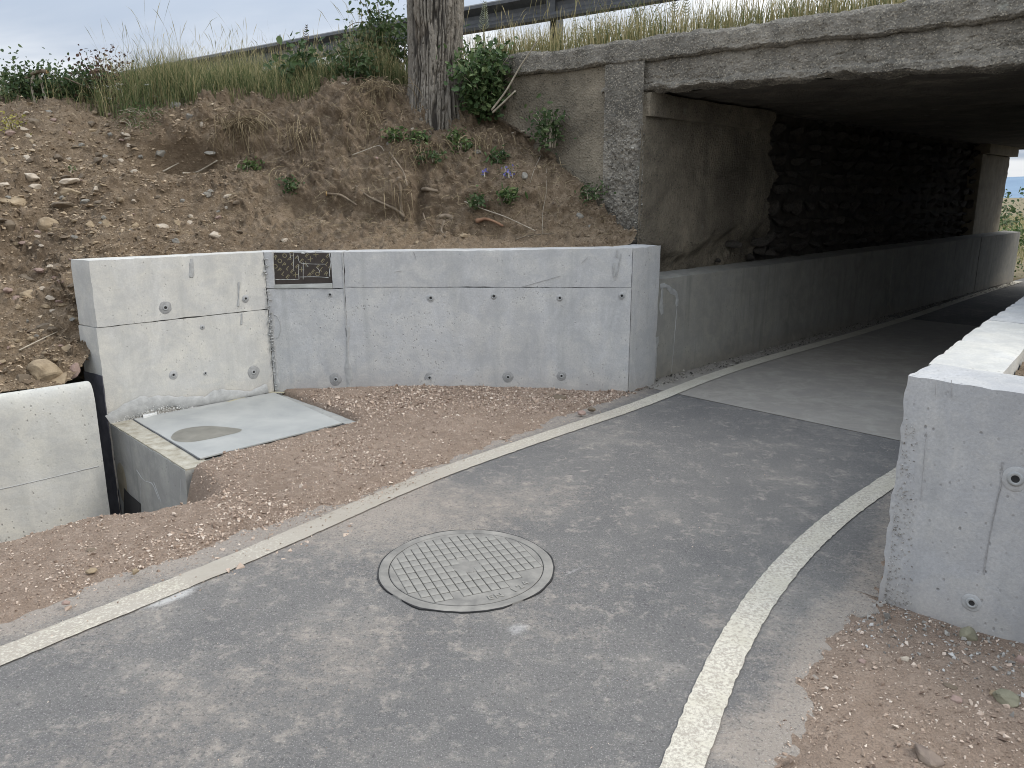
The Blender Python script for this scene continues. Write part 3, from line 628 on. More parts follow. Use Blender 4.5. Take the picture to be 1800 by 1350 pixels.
# far wooded hills, their haze carried by a blue surface colour
az = np.radians(np.linspace(-80, 100, 140)); hr = 3000
ridge = 150 + 45 * fbm(np.stack([np.degrees(az) * 0.09, az * 0, az * 0], -1), 5, 301)
ridge *= smooth(R(20), R(50), az) * 0.75 + 0.25
PP = np.stack([np.stack([np.sin(az) * (hr - d), np.cos(az) * (hr - d), ridge * f_ - 3], -1) for d, f_ in ((1500, 0), (1100, .25), (700, .55), (300, .85), (0, 1.0), (-300, .9), (-1500, 0))], 1)
struct(sheet('hills', PP, M['hill'], flip=False))

# ray casting on the built ground, to stand things on it
BV = BVHTree.FromPolygons([tuple(p) for p in BANK.reshape(-1, 3)], [tuple(int(i) for i in f) for f in gridfaces(na, nb)])
def at(px, py):
    """point and outward normal of the bank where a sight line meets it"""
    d = ray(px, py).normalized(); loc, nor, idx, dist = BV.ray_cast(Vector((0, 0, EYE)), d)
    if loc is None: loc = Vector(pY(px, py, 8.5)); nor = Vector((0, 0, 1))
    if nor.dot(d) > 0: nor = -nor
    return loc, nor
def drop(x, y):
    loc, nor, idx, dist = BV.ray_cast(Vector((x, y, 9)), Vector((0, 0, -1)))
    return loc.z if loc else 2.9

# ================================================================== concrete works
# ---- wing wall with two faces
ww = empty('retaining_wall', (-2.0, 6.27, 0), 'new pale grey concrete wing wall with a bend, below the earth bank', 'wall')
D, Db = W(1.645, -5.88), W(1.60, -6.13); Af = (-2.0, 6.27); Ab = W(3.054, -6.13)[:2]
cbox('panel', [D[:2], Af, Ab, Db[:2]], -0.95, [0.7025, 0.7045, 0.702, 0.70], M['wall_b'], ww, chip=.005)
cbox('panel', [W(1.650, -5.876)[:2], (-2.0, 6.273), Ab, W(1.605, -6.13)[:2]], [0.705, 0.707, 0.707, .705], [1.172, 1.168, 1.165, 1.17], M['wall_b'], ww, chip=0.007)
x1, x2 = -1.933, -1.462
cbox('panel', [(-1.998, 6.27), (-1.372, 6.27), (-1.372, 6.52), Ab], -0.35, 0.8725, M['wall'], ww, chip=.003)
cbox('panel', [(-1.998, 6.27), (x1, 6.27), (x1, 6.35), (-2.05, 6.35)], 0.874, 1.168, M['wall'], ww, chip=.004)
cbox('panel', [(x2, 6.27), (-1.372, 6.27), (-1.372, 6.35), (x2, 6.35)], 0.874, 1.168, M['wall'], ww, chip=.004)
cbox('panel', [(-2.05, 6.352), (-1.372, 6.352), (-1.372, 6.52), Ab], 0.874, 1.168, M['wall'], ww, chip=.010)
cbox('panel', [(-1.362, 6.268), (.975, 6.27), (.806, 6.52), (-1.362, 6.52)], -0.35, [.8835, .8815, .88, .88], M['wall'], ww, chip=.004)
cbox('panel', [(-1.362, 6.270), (.975, 6.274), (.806, 6.52), (-1.362, 6.52)], [.8865, .8845, .88, .88], [1.168, 1.198, 1.198, 1.168], M['wall'], ww, chip=.006)
cbox('end_pillar', [(.980, 6.272), (1.255, 6.575), (1.06, 6.77), (.811, 6.521)], -0.35, [1.198, 1.205, 1.205, 1.198], M['wall'], ww, chip=.008)
# formwork left in a notch of the wall, printed film with worn lettering
fb = cbox('plywood_board', [(x1 + .003, 6.288), (x2 - .003, 6.288), (x2 - .003, 6.306), (x1 + .003, 6.306)], 0.905, 1.160, M['film'], None, res=.04, amp=.0006, chip=.003)
tag(fb, 'black film-faced plywood board with worn gold letters left in the wall notch', 'plywood board')
bt = cbox('batten', [(x1 - .002, 6.262), (x2 + .004, 6.262), (x2 + .004, 6.285), (x1 - .002, 6.285)], 0.876, [.905, .916, .916, .905], M['batten'], fb, res=.03, amp=.0012, chip=.006)
FONT_CACHE = {}
def letter(ch):
    if ch not in FONT_CACHE:
        cu = bpy.data.curves.new('letter', 'FONT'); cu.body = ch; cu.size = 1.0; cu.align_x = 'CENTER'; cu.align_y = 'CENTER'; cu.offset = 0.015; cu.extrude = 0.01
        ob = bpy.data.objects.new('letter', cu); COL.objects.link(ob)
        dg = bpy.context.evaluated_depsgraph_get(); me = bpy.data.meshes.new_from_object(ob.evaluated_get(dg)); bpy.data.objects.remove(ob)
        FONT_CACHE[ch] = me
    return FONT_CACHE[ch]
LT = [('R', 270, 250), ('O', 355, 325), ('P', 440, 395), ('L', 515, 470), ('E', 600, 530), ('X', 665, 600),
      ('O', 450, 220), ('P', 545, 290), ('L', 615, 375), ('E', 700, 430), ('X', 785, 495),
      ('O', 268, 432), ('P', 350, 500), ('L', 425, 575), ('E', 512, 635),
      ('P', 275, 605), ('E', 790, 320), ('X', 870, 385), ('E', 895, 215), ('X', 962, 290), ('X', 1068, 200), ('P', 690, 265),
      ('E', 1205, 320), ('E', 1305, 225), ('E', 1115, 435), ('E', 1015, 535), ('R', 1275, 575), ('L', 1185, 490), ('P', 940, 600), ('O', 1100, 585), ('L', 1290, 385), ('O', 590, 190), ('R', 1355, 450)]
fm = M['gold']
for ch, cx, cy in LT:
    px = 460 + cx * 160 / 1800; py = 430 + cy * 90 / 1012
    X = (px - 900) / F; p = pY(px, py, 6.2872)
    if not (x1 + .012 < p[0] < x2 - .012 and .918 < p[2] < 1.152): continue
    me = letter(ch)
    if not me.materials: me.materials.append(fm)
    o = bpy.data.objects.new('letter', me); COL.objects.link(o); o.scale = (.040, .040, .04); o.location = p
    o.rotation_mode = 'XYZ'; o.matrix_world = Matrix.Translation(p) @ Matrix.Rotation(R(90), 4, 'X') @ Matrix.Rotation(R(-41), 4, 'Z') @ Matrix.Scale(.047, 4)
    o.parent = fb
def smear(name, pts, wid, y, parent, mat, seed=1):
    """thin streak of dried cement on a face at depth y; pts in (x, z)"""
    c = spline(pts, 24); t = np.gradient(c, axis=0); t /= np.linalg.norm(t, axis=1, keepdims=True) + 1e-9; nn = np.stack([-t[:, 1], t[:, 0]], 1)
    wv = wid * (0.55 + 0.6 * np.abs(fbm(np.stack([c[:, 0] * 60, c[:, 1] * 60, c[:, 0] * 0 + seed], 1), 3, seed)))
    wv[0] *= .4; wv[-1] *= .3
    a = c + nn * wv[:, None] / 2; b = c - nn * wv[:, None] / 2
    V = np.concatenate([np.stack([q[:, 0], np.full(24, y + dy), q[:, 1]], 1) for dy in (0, -.0015) for q in (a, b)])
    Fq = []
    for i in range(23): Fq += [(48 + i, 48 + i + 1, 72 + i + 1, 72 + i), (i, 48 + i, 48 + i + 1, i + 1)[::-1], (24 + i, 24 + i + 1, 72 + i + 1, 72 + i)[::-1]]
    return mesh(name, V, Fq, mat, parent)
def bp(cx, cy): p = pY(460 + cx * 160 / 1800, 430 + cy * 90 / 1012, 6.287); return (p[0], p[2])
for i, (L_, wd) in enumerate(((((715, 200), (740, 370), (900, 380), (1090, 385), (1280, 385)), .004), (((735, 390), (730, 560), (740, 690)), .005), (((820, 350), (822, 540), (820, 690)), .006), (((625, 170), (630, 330), (635, 520)), .004),
                              (((265, 690), (500, 690), (735, 685)), .006), (((745, 640), (980, 635), (1200, 640), (1330, 655)), .006), (((560, 165), (568, 265)), .006), (((1335, 165), (1375, 350), (1340, 520), (1350, 640)), .009), (((235, 165), (228, 300), (250, 600)), .006), (((1085, 450), (1140, 500), (1140, 560)), .005), (((885, 390), (920, 440)), .005), (((790, 175), (800, 160), (850, 175)), .02))):
    smear('cement_smear', [bp(*q) for q in L_], wd * .62, 6.2865, fb, M['plaster'], i)

# ---- tie holes, sleeves, damp rings
def frame_on(P0, Nrm):
    n_ = Vector(Nrm).normalized(); x = Vector((0, 0, 1)).cross(n_).normalized(); y = n_.cross(x); return Vector(P0), x, y, n_
def tie_hole(P0, Nrm, r, parent, seed, damp=0.0, dm='damp_disc'):
    o, x, y, n_ = frame_on(P0, Nrm); sg = 22; V = []; Fq = []; mid = []
    prof = [(1.0, -.004), (1.0, .0035), (.62, .0035), (.52, .0015)]
    ang = np.arange(sg) / sg * 2 * math.pi
    for rr, h in prof:
        for a in ang: V.append(o + x * (math.cos(a) * rr * r) + y * (math.sin(a) * rr * r) + n_ * h)
    for q in range(len(prof) - 1):
        for s in range(sg): Fq.append((q * sg + s, q * sg + (s + 1) % sg, (q + 1) * sg + (s + 1) % sg, (q + 1) * sg + s)); mid.append(0)
    Fq.append(tuple((len(prof) - 1) * sg + s for s in range(sg))); mid.append(1)
    h = mesh('tie_hole', [tuple(v) for v in V], Fq, [M['ring'], M['dark']], parent, True, None, mid)
    if damp:
        blot('damp_ring', P0, Nrm, damp * .95, damp, M[dm], parent, seed, hole=r * 0.8, off=.0007)
    return h
def blot(name, P0, Nrm, ra, rb, mat, parent, seed=0, hole=0, off=0.0016, spread=.09):
    """thin irregular patch of dried slurry"""
    o, x, y, n_ = frame_on(P0, Nrm); sg = 44; V = []; ang = np.arange(sg) / sg * 2 * math.pi
    w_ = 1 + spread * fbm(np.stack([np.cos(ang) * 1.6 + seed, np.sin(ang) * 1.6, ang * 0], 1), 4, seed + 5)
    for f_, h_ in ((0.02 if not hole else hole / ra, off), (0.9, off), (1.0, -.002)):
        for a, ww_ in zip(ang, w_): V.append(o + x * (math.cos(a) * ra * f_ * ww_) + y * (math.sin(a) * rb * f_ * ww_) + n_ * h_)
    Fq = [(q * sg + s, q * sg + (s + 1) % sg, (q + 1) * sg + (s + 1) % sg, (q + 1) * sg + s)[::-1] for q in (0, 1) for s in range(sg)]
    return mesh(name, [tuple(v) for v in V], Fq, mat, parent)
N2 = (0, -1, 0)
for i, (px, py, r, dmp) in enumerate(((757, 524, .021, .034), (868, 521, .021, .03), (984, 524, .020, .03), (1093, 520, .019, .03), (580, 518, .018, 0), (590, 667, .020, .055), (755, 664, .019, .05), (893, 663, .018, .05), (987, 661, .018, .045))):
    tie_hole(pY(px, py, 6.268), N2, r, ww, i, dmp, 'grout_dark' if py > 600 else 'damp_disc')
N1 = (CU, -SU, 0)
def p1(px, py, v=-5.879):
    d = ray(px, py); t = v / (d[0] * CU - d[1] * SU); return (d[0] * t, d[1] * t, EYE + d[2] * t)
for i, (px, py, r, dmp) in enumerate(((291, 541, .021, .05), (432, 525, .018, .03), (305, 659, .018, .035), (446, 654, .020, .055), (361, 656, .013, 0), (356, 575, .009, .02))):
    tie_hole(p1(px, py), N1, r, ww, 20 + i, dmp, 'grout_dark' if dmp > .045 else 'damp_disc')
# squeezed grout along the inner corner and the vertical joint, drips below the crown
def ribbon(name, pts3, wid, Nrm, mat, parent, seed, off=.003, jag=.6):
    c = spline(pts3, 60); n_ = np.array(Vector(Nrm).normalized()); t = np.gradient(c, axis=0); t /= np.linalg.norm(t, axis=1, keepdims=True) + 1e-9; s = np.cross(n_, t)
    e1 = wid * (.5 + jag * fbm(c * 9, 4, seed)); e2 = wid * (.5 + jag * fbm(c * 9, 4, seed + 3))
    e1 = np.clip(e1, .15 * wid, 2 * wid); e2 = np.clip(e2, .15 * wid, 2 * wid)
    rows = np.stack([c + s * e1[:, None] - n_ * .002, c + s * (e1 * .8)[:, None] + n_ * off, c + n_ * off * 1.3, c - s * (e2 * .8)[:, None] + n_ * off, c - s * e2[:, None] - n_ * .002], 1)
    return sheet(name, rows, mat, parent, flip=True)
ribbon('grout_seam', [(-1.368, 6.269, z) for z in (1.16, .9, .7, .55)], .012, N2, M['grout'], ww, 3, .002)
ribbon('grout_seam', [(-1.362, 6.268, z) for z in (.56, .4, .2, .02)], .034, N2, M['grout'], ww, 4, .003)
cs = MB()
for i in range(120):
    z = rs.uniform(0.0, 1.12) if i > 40 else rs.uniform(.25, .62); s_ = rs.uniform(.006, .018)
    V_, F_ = PROTO[i % 10]; cs.put(V_ * s_ + (-1.985 + rs.uniform(-.014, .012), 6.262 + rs.uniform(-.01, .004), z), F_, rs.rand())
cs.build('grout_lumps', M['grout'], ww)
ribbon('grout_seam', [(-1.972, 6.268, z) for z in (.68, .55, .3, .02)], .030, N2, M['grout'], ww, 8, .0022)
ribbon('damp_streak', [(-1.955 + .05 * math.sin(a), 6.2685, .66 - .10 + .10 * math.cos(a)) for a in np.linspace(0, 3.6, 12)], .009, N2, M['grout'], ww, 9, .002)
for i, (px, py0, py1, wd) in enumerate(((337, 449, 487, .034), (420, 490, 538, .022), (425, 545, 570, .012))):
    ribbon('damp_streak', [p1(px, py) for py in np.linspace(py0 + 6, py1, 4)], wd, N1, M['grout'], ww, 30 + i, .0022, .45)
for i, (px, py0, py1, wd) in enumerate(((1085, 440, 452, .03), (1080, 462, 486, .014), (1092, 446, 490, .006), (1143, 444, 465, .007))):
    p3_ = [pY(px - (3 if i == 2 else 0) * k_, py, 6.268) for k_, py in enumerate(np.linspace(py0, py1, 4))]
    if px < 1110: ribbon('damp_streak', p3_, wd, N2, M['grout'], ww, 40 + i, .0022, .6)
for i, (px0, py0, px1, py1) in enumerate(((915, 505, 985, 485), (693, 478, 706, 476), (1022, 462, 1034, 452), (727, 443, 732, 457))):
    ribbon('scratch', [pY(px0 + (px1 - px0) * f_, py0 + (py1 - py0) * f_, 6.268) for f_ in (0, .3, .6, 1)], .0016, N2, M['crackline'], ww, 50 + i, .0006, .9)
# wet, pebbly mortar along the foot of the left face
ribbon('mortar_fillet', [p1(px, py, -5.872) for px, py in ((192, 742), (225, 722), (270, 706), (320, 706), (380, 702), (440, 692), (470, 682))], .085, N1, M['grout'], ww, 61, .006, .35)
pts = []
for i in range(520):
    f_ = rs.rand(); px = 200 + 150 * f_; top = np.interp(px, [195, 235, 275, 320, 350], [742, 727, 709, 713, 716]); bot = np.interp(px, [195, 240, 300, 350], [748, 740, 730, 720])
    pts.append(p1(px, top + (bot - top) * rs.rand(), -5.872 + .004 * rs.rand()))
mp = scatter('mortar_pebbles', np.array(pts), rs.uniform(.010, .026, len(pts)), M['grout_pale'], ww, 5); 

# ---- drain chamber with its cover plate
ch = empty('drain_chamber', W(1.65, -4.5, -0.5), 'grey concrete drain chamber sunk in the gravel at the foot of the wing wall', 'drain chamber')
u0, u1, v0, v1 = 1.655, 3.02, -5.872, -4.53
cbox('side_wall', [W(u0, v1)[:2], W(u0 + .17, v1)[:2], W(u0 + .17, v0)[:2], W(u0, v0)[:2]], -1.0, [-.012, -.012, -.004, -.004], M['tank'], ch, chip=.008)
cbox('front_wall', [W(u0 + .172, v1 - .002)[:2], W(u1, v1 - .002)[:2], W(u1, v1 - .14)[:2], W(u0 + .172, v1 - .14)[:2]], -1.0, -.014, M['tank'], ch)
cbox('back_wall', [W(u0 + .172, v0 + .10)[:2], W(u1, v0 + .10)[:2], W(u1, v0 + .002)[:2], W(u0 + .172, v0 + .002)[:2]], -1.0, -.014, M['tank'], ch)
cbox('right_wall', [W(u1 - .12, v1 - .142)[:2], W(u1, v1 - .142)[:2], W(u1, v0 + .102)[:2], W(u1 - .12, v0 + .102)[:2]], -1.0, -.014, M['tank'], ch)
No = (-SU, -CU, 0)
def pu(px, py, uu=1.652):
    d = ray(px, py); t = uu / (d[0] * SU + d[1] * CU); return (d[0] * t, d[1] * t, EYE + d[2] * t)
# dark outlet low in the outer face: a raised black patch paints the shade inside it
op = [pu(219, 858), pu(227, 868), pu(247, 885), pu(247, 925), pu(228, 935), pu(218, 915)]
nvec = np.array(No)
V_ = [tuple(np.array(q) + nvec * .004) for q in op] + [tuple(np.array(q) + nvec * .0005) for q in op]
mesh('outlet_shade_patch', V_, [tuple(range(6))] + [(i, (i + 1) % 6, 6 + (i + 1) % 6, 6 + i) for i in range(6)], M['dark'], ch, False)
for i, L_ in enumerate((((262, 800), (262, 845)), ((247, 850), (246, 905)), ((317, 842), (318, 875)), ((270, 847), (283, 882)))):
    ribbon('form_seam', [pu(a_ + (L_[1][0] - a_) * f_, b_ + (L_[1][1] - b_) * f_, 1.654) for a_, b_ in (L_[0],) for f_ in (0, .35, .7, 1)], .005, No, M['damp_disc'], ch, 70 + i, .001, .8)
ribbon('form_seam', [pu(*q, 1.654) for q in ((240, 826), (252, 845), (268, 850), (280, 880))], .008, No, M['grout'], ch, 77, .001, .8)
blot('silt_stain', pu(215, 850, 1.653), No, .10, .17, simple('brown_silt', (.17, .15, .105), (.26, .235, .18), 9), ch, 3)
cbox('bitumen_coat', [W(1.640, -5.875)[:2], W(1.646, -5.875)[:2], W(1.600, -6.13)[:2], W(1.594, -6.13)[:2]], -1.0, .36, M['tar'], ww, res=.05, amp=.002, chip=.002)
ribbon('bitumen_strip', [pu(*q, 1.652) for q in ((190, 762), (197, 800), (204, 850), (212, 912))], .045, No, M['tar'], ch, 79, .003, .35)
cbox('rim', [W(u0 + .004, v1 - .004)[:2], W(u0 + .165, v1 - .004)[:2], W(u0 + .165, v0 + .004)[:2], W(u0 + .004, v0 + .004)[:2]], -.014, [-.004, -.004, .002, .002], simple('rim_dirt', (.25, .225, .17), (.43, .41, .35), 14, .95, bstr=.7, bdist=.01), ch, res=.03, amp=.002, chip=.006)
blot('yellow_mark', pu(198, 832, 1.651), No, .018, .055, simple('yellow_paint', (.42, .33, .04), (.55, .45, .08), 20), ch, 4, off=.006)

pc = [(1.81, -5.85), (2.93, -5.86), (2.86, -4.70), (1.795, -4.64)]
cv = cbox('cover_plate', [W(*q)[:2] for q in (pc[3], pc[2], pc[1], pc[0])], [.0, -.004, .0, .0], [.009, .005, .010, .009], M['cover'], None, res=.05, amp=.0008, chip=.001)
tag(cv, 'flat grey metal cover plate with a dried puddle stain, on the drain chamber', 'cover plate')
cbox('plate_flange', [W(1.788, -4.648)[:2], W(1.796, -4.648)[:2], W(1.811, -5.85)[:2], W(1.803, -5.85)[:2]], -.024, .0075, M['steel'], cv, res=.1, amp=.0005, chip=.0)
o_ = Vector(W(2.06, -5.02, .0105))
ang = np.linspace(0, 2 * math.pi, 60, endpoint=False)
pp_ = [G(x, y, .0108) for x, y in ((299, 768), (306, 760), (318, 754), (340, 750), (365, 748), (395, 750), (428, 754), (420, 760), (400, 764), (380, 769), (360, 773), (338, 777), (318, 777), (304, 774))]
pp_ = spline(pp_ + [pp_[0]], 70)[:-1]
cen_ = pp_.mean(0); pin = cen_ + (pp_ - cen_) * .93
Vp = np.concatenate([[cen_ + (0, 0, .0006)], pin + (0, 0, .0006), pp_ - (0, 0, .0012)])
nP = len(pp_)
mesh('damp_patch', Vp, [(0, 1 + i, 1 + (i + 1) % nP) for i in range(nP)] + [(1 + i, 1 + nP + i, 1 + nP + (i + 1) % nP, 1 + (i + 1) % nP) for i in range(nP)], M['damp'], cv)
rb = [G(x, y, .0104) for x, y in ((500, 690), (470, 689), (430, 697), (400, 706))]
ribbon('rust_stain', rb, .035, (0, 0, 1), simple('rusty_silt', (.30, .27, .17), (.38, .36, .28), 12), cv, 81, .0007, .5)
wd = cbox('white_scrap', [G(252, 735, .012)[:2], G(277, 728, .012)[:2], G(276, 724, .012)[:2], G(250, 730, .012)[:2]], .0, .022, M['plaster'], None, res=.02, amp=.001, chip=.003)
tag(wd, 'small white scrap of board lying at the back edge of the metal cover plate', 'scrap')

# ---- precast barrier at the left
bar = empty('precast_barrier', W(0.5, -5.6, -0.7), 'low pale precast concrete wall unit with rounded corner, left of the wing wall', 'precast wall')
def extr(name, prof, u_a, u_b, mat, parent, roundr=.022):
    """wall unit: profile in (v, z) swept along u, right end rounded at the top"""
    n_ = 70; uu = np.concatenate([np.linspace(u_a, u_b - .12, n_ - 14), u_b - .12 + .12 * np.sin(np.linspace(.1, math.pi / 2, 14))])
    pr = spline(prof + [prof[0]], 130); rows = []
    for q in uu:
        dd = max(0, roundr - (u_b - q)); zdrop = roundr - math.sqrt(max(0, roundr ** 2 - dd ** 2)) if dd > 0 else 0
        v_ = pr[:, 0]; z_ = np.where(pr[:, 1] > .2, pr[:, 1] - zdrop * 1.0, pr[:, 1]); rows.append(WA(np.full(130, q), v_, z_))
    P_ = np.stack(rows); P_ = P_ + .0012 * np.stack([fbm(P_ * 7, 2, s) for s in (1, 2, 3)], -1)
    o = sheet(name, P_, mat, parent, flip=False)
    e = P_[-1]; c_ = e.mean(0); mesh('end_face', np.concatenate([[c_], e]), [(0, 1 + i, 1 + (i + 1) % 130) for i in range(130)], mat, parent); return o
extr('panel', [(-5.60, -1.0), (-5.60, -.22), (-5.60, .400), (-5.605, .406), (-5.612, .408), (-5.715, .408), (-5.72, .404), (-5.72, -1.0)], -7, 1.502, M['barrier'], bar)
ribbon('form_seam', [W(q, -5.5985, -.215 + .006 * math.sin(q * 5)) for q in np.linspace(-2.5, 1.47, 9)], .006, N1, M['grout'], bar, 90, .001, .4)

# ---- inner lining of the underpass, three bays
ln = empty('lining_wall', W(8, -3.93), 'low grey concrete lining wall along the left side of the underpass', 'wall')
for i, (a, b) in enumerate(((5.497, 11.05), (11.062, 14.96), (14.972, 17.44))):
    za, zb = np.interp([a, b], [5.5, 17.4], [.90, .95])
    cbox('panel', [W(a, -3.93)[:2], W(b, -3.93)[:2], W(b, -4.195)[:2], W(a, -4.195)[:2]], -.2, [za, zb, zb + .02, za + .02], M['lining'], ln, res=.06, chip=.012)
NL = (CU, -SU, 0)
def pv(px, py, v): return p1(px, py, v)
ribbon('damp_patch', [pv(*q, -3.929) for q in ((1160, 506), (1175, 503), (1188, 512), (1190, 538))], .05, NL, M['grout'], ln, 93, .003, .5)
ribbon('damp_streak', [pv(*q, -3.929) for q in ((1163, 506), (1162, 530), (1164, 552))], .03, NL, M['grout'], ln, 94, .003, .6)
ribbon('damp_streak', [pv(*q, -3.929) for q in ((1154, 592), (1152, 630), (1150, 666))], .05, NL, M['grout'], ln, 95, .003, .4)
ribbon('crack', [pv(*q, -3.929) for q in ((1190, 540), (1185, 600), (1180, 655))], .006, NL, M['grout'], ln, 96, .002, .5)

# ---- right-hand corner block and its return along the path
rb_ = empty('corner_wall', W(3.05, -.99), 'new concrete corner wall with white top and earth fill, right of the path', 'wall')
cbox('front_panel', [W(3.045, -.990)[:2], W(2.99, 2.6)[:2], W(3.28, 2.6)[:2], W(3.335, -.985)[:2]], -.2, [.948, .93, .93, .950], M['block'], rb_, res=.035, chip=.015)
cbox('side_panel', [W(3.340, -.742)[:2], W(3.340, -1.008)[:2], W(4.78, -1.17)[:2], W(4.78, -.905)[:2]], -.2, [.945, .946, .95, .948], M['wall_b'], rb_, chip=.016)
cbox('side_panel', [W(4.785, -.905)[:2], W(4.785, -1.17)[:2], W(6.2, -1.31)[:2], W(6.2, -1.045)[:2]], -.2, [.95, .95, .95, .95], M['wall'], rb_, chip=.016)
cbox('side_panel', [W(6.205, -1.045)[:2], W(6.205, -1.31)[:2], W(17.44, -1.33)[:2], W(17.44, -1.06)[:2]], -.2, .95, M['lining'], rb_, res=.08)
NB = (-SU, -CU, 0)
tie_hole(pu(1785, 842, 3.036), NB, .026, rb_, 1, .046); tie_hole(pu(1708, 1060, 3.036), NB, .020, rb_, 2, .035)
ribbon('crack', [pu(*q, 3.037) for q in ((1762, 812), (1760, 850), (1748, 900), (1742, 930), (1735, 965), (1728, 1010))], .0024, NB, M['crackline'], rb_, 14, .0004, 1.6)
for i, (a, b, c_, d_) in enumerate(((1672, 668, 1672, 700), (1644, 668, 1645, 698), (1628, 760, 1618, 880))):
    ribbon('form_seam', [pu(a + (c_ - a) * f_, b + (d_ - b) * f_, 3.037) for f_ in (0, .4, .7, 1)], .0012, NB, M['crackline'], rb_, 15 + i, .0006, .8)
hp = np.array([pu(1553 + 41 * b + 48 * a * a * (1 - .6 * b), 1065 - 330 * b, 3.040) for a, b in zip(rs.rand(420), rs.rand(420) ** 1.6)])
scatter('honeycomb_pebbles', hp, rs.uniform(.005, .012, len(hp)), M['chip_grey'], rb_, 6)
# earth fill behind it
u, v = np.meshgrid(np.linspace(3.28, 6.0, 120), np.linspace(0, 1, 120), indexing='ij')
v = (-.745 - .095 * (u - 3.34)) + v * 3.6
z = .84 + .10 * np.clip(u - 3.4, 0, .3) + .62 * np.clip(u - 4.1, 0, 9) * smooth(-.7, 1.0, v) + .03 * fbm(np.stack([u * 4, v * 4, u * 0], -1), 4, 401) + .02 * fbm(np.stack([u * 15, v * 15, u * 0], -1), 3, 402)
FILL = WA(u, v, z); struct(sheet('earth_fill', FILL, M['soil'], flip=True))

# ---- the old bridge
br = empty('road_bridge', W(5.66, -4.2), 'old weathered concrete road bridge with dark underpass and pebbly cornice', 'bridge')
def sweep(name, prof, vs_, mat, amp=.008, rag=None, n=90, off=0.0):
    """profile of (offset from the face, z) swept along the skewed face; surface roughened"""
    pr = np.array(prof, float); dseg = np.concatenate([[0], np.cumsum(np.linalg.norm(np.diff(pr, axis=0), axis=1))])
    t = np.unique(np.concatenate([np.linspace(0, dseg[-1], n), dseg])); pr = np.stack([np.interp(t, dseg, pr[:, i]) for i in (0, 1)], 1)
    P_ = np.stack([WA(faceu(vs_, q[0]), vs_, np.full(len(vs_), q[1])) for q in pr], 1)
    nz = np.stack([fbm(P_ * 6.0, 4, s) for s in (501, 503, 505)], -1) * amp + np.stack([np.abs(fbm(P_ * 26, 3, s)) for s in (511, 513, 515)], -1) * amp * .8 - amp * .4
    if rag is not None: nz = nz + rag(P_, pr)[..., None] * np.array([0, 0, 1.0])
    return sheet(name, P_ + nz, mat, br, flip=True)
vs_ = np.linspace(-6.07, 2.5, 420)
skewbox_late = True
sweep('cornice', [(1.0, 2.90), (.10, 2.915), (.03, 2.905), (.0, 2.875), (-.005, 2.74), (.02, 2.722), (.07, 2.718)], vs_, M['old'], .015)
def ragged(P_, pr):
    low = smooth(2.56, 2.49, pr[:, 1])[None, :]
    return low * (-.045 * smooth(-3.2, -1.2, UV(P_[..., 0], P_[..., 1])[1]) + .012 * np.clip(fbm(P_ * np.array([3.2, 3.2, 0.1]), 4, 521, .7) - .1, -.3, 1) + .006 * vnoise(P_ * np.array([.9, .9, .1]), 525))
vs2 = np.linspace(-4.62, 2.5, 360)
sweep('fascia', [(.055, 2.722), (.05, 2.70), (.048, 2.56), (.045, 2.54), (.020, 2.525), (.018, 2.495), (.05, 2.478), (.16, 2.478), (.30, 2.486)], vs2, M['old'], .018, ragged)
# cornice end cap and slab
ce = np.array([W(faceu(-6.07, o), -6.07, z) for o, z in ((.0, 2.74), (.0, 2.88), (.06, 2.91), (1.0, 2.9), (1.0, 2.72))]); mesh('cornice_end', ce, [(0, 1, 2, 3, 4)], M['old'], br, False)
u, v = np.meshgrid(np.linspace(0, 1, 240), np.linspace(-4.7, 1.2, 130), indexing='ij')
uu = faceu(v, .28) + u * (11.95 - .28); z = 2.486 - .045 * smooth(-3.2, -1.2, v) * smooth(1.2, .3, uu - faceu(v)) + .012 * fbm(np.stack([uu * 1.0, v * 7, u * 0], -1), 4, 531) + .03 * np.clip(fbm(np.stack([uu * 2.6, v * 1.2, u * 0], -1), 4, 533) - .25, 0, 1)
for s_ in (.9, 1.9, 3.1): z = z + .035 * np.exp(-((uu - faceu(v, s_) + .05 * vnoise(np.stack([v * 3, v * 0, v * 0], -1), 539)) / .05) ** 2)
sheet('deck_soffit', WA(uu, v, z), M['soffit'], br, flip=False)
def skewbox(name, o0, o1, va, vb, z0, z1, mat, res=.12, amp=.004, chip=.02):
    return cbox(name, [W(faceu(va, o0), va)[:2], W(faceu(vb, o0), vb)[:2], W(faceu(vb, o1), vb)[:2], W(faceu(va, o1), va)[:2]], z0, z1, mat, br, res=res, amp=amp, chip=chip)
skewbox('cornice_stub', .22, 1.2, -8.0, -6.02, 2.70, 2.89, M['old'])
skewbox('deck_slab', .10, 11.85, -6.05, 2.5, 2.56, 2.89, M['old_plain'], res=.5)
skewbox('far_cornice', 11.70, 12.02, -6.0, 2.5, 2.70, 2.93, M['old'], res=.3)
skewbox('far_fascia', 11.86, 11.96, -4.6, 2.5, 2.47, 2.72, M['old'], res=.3)
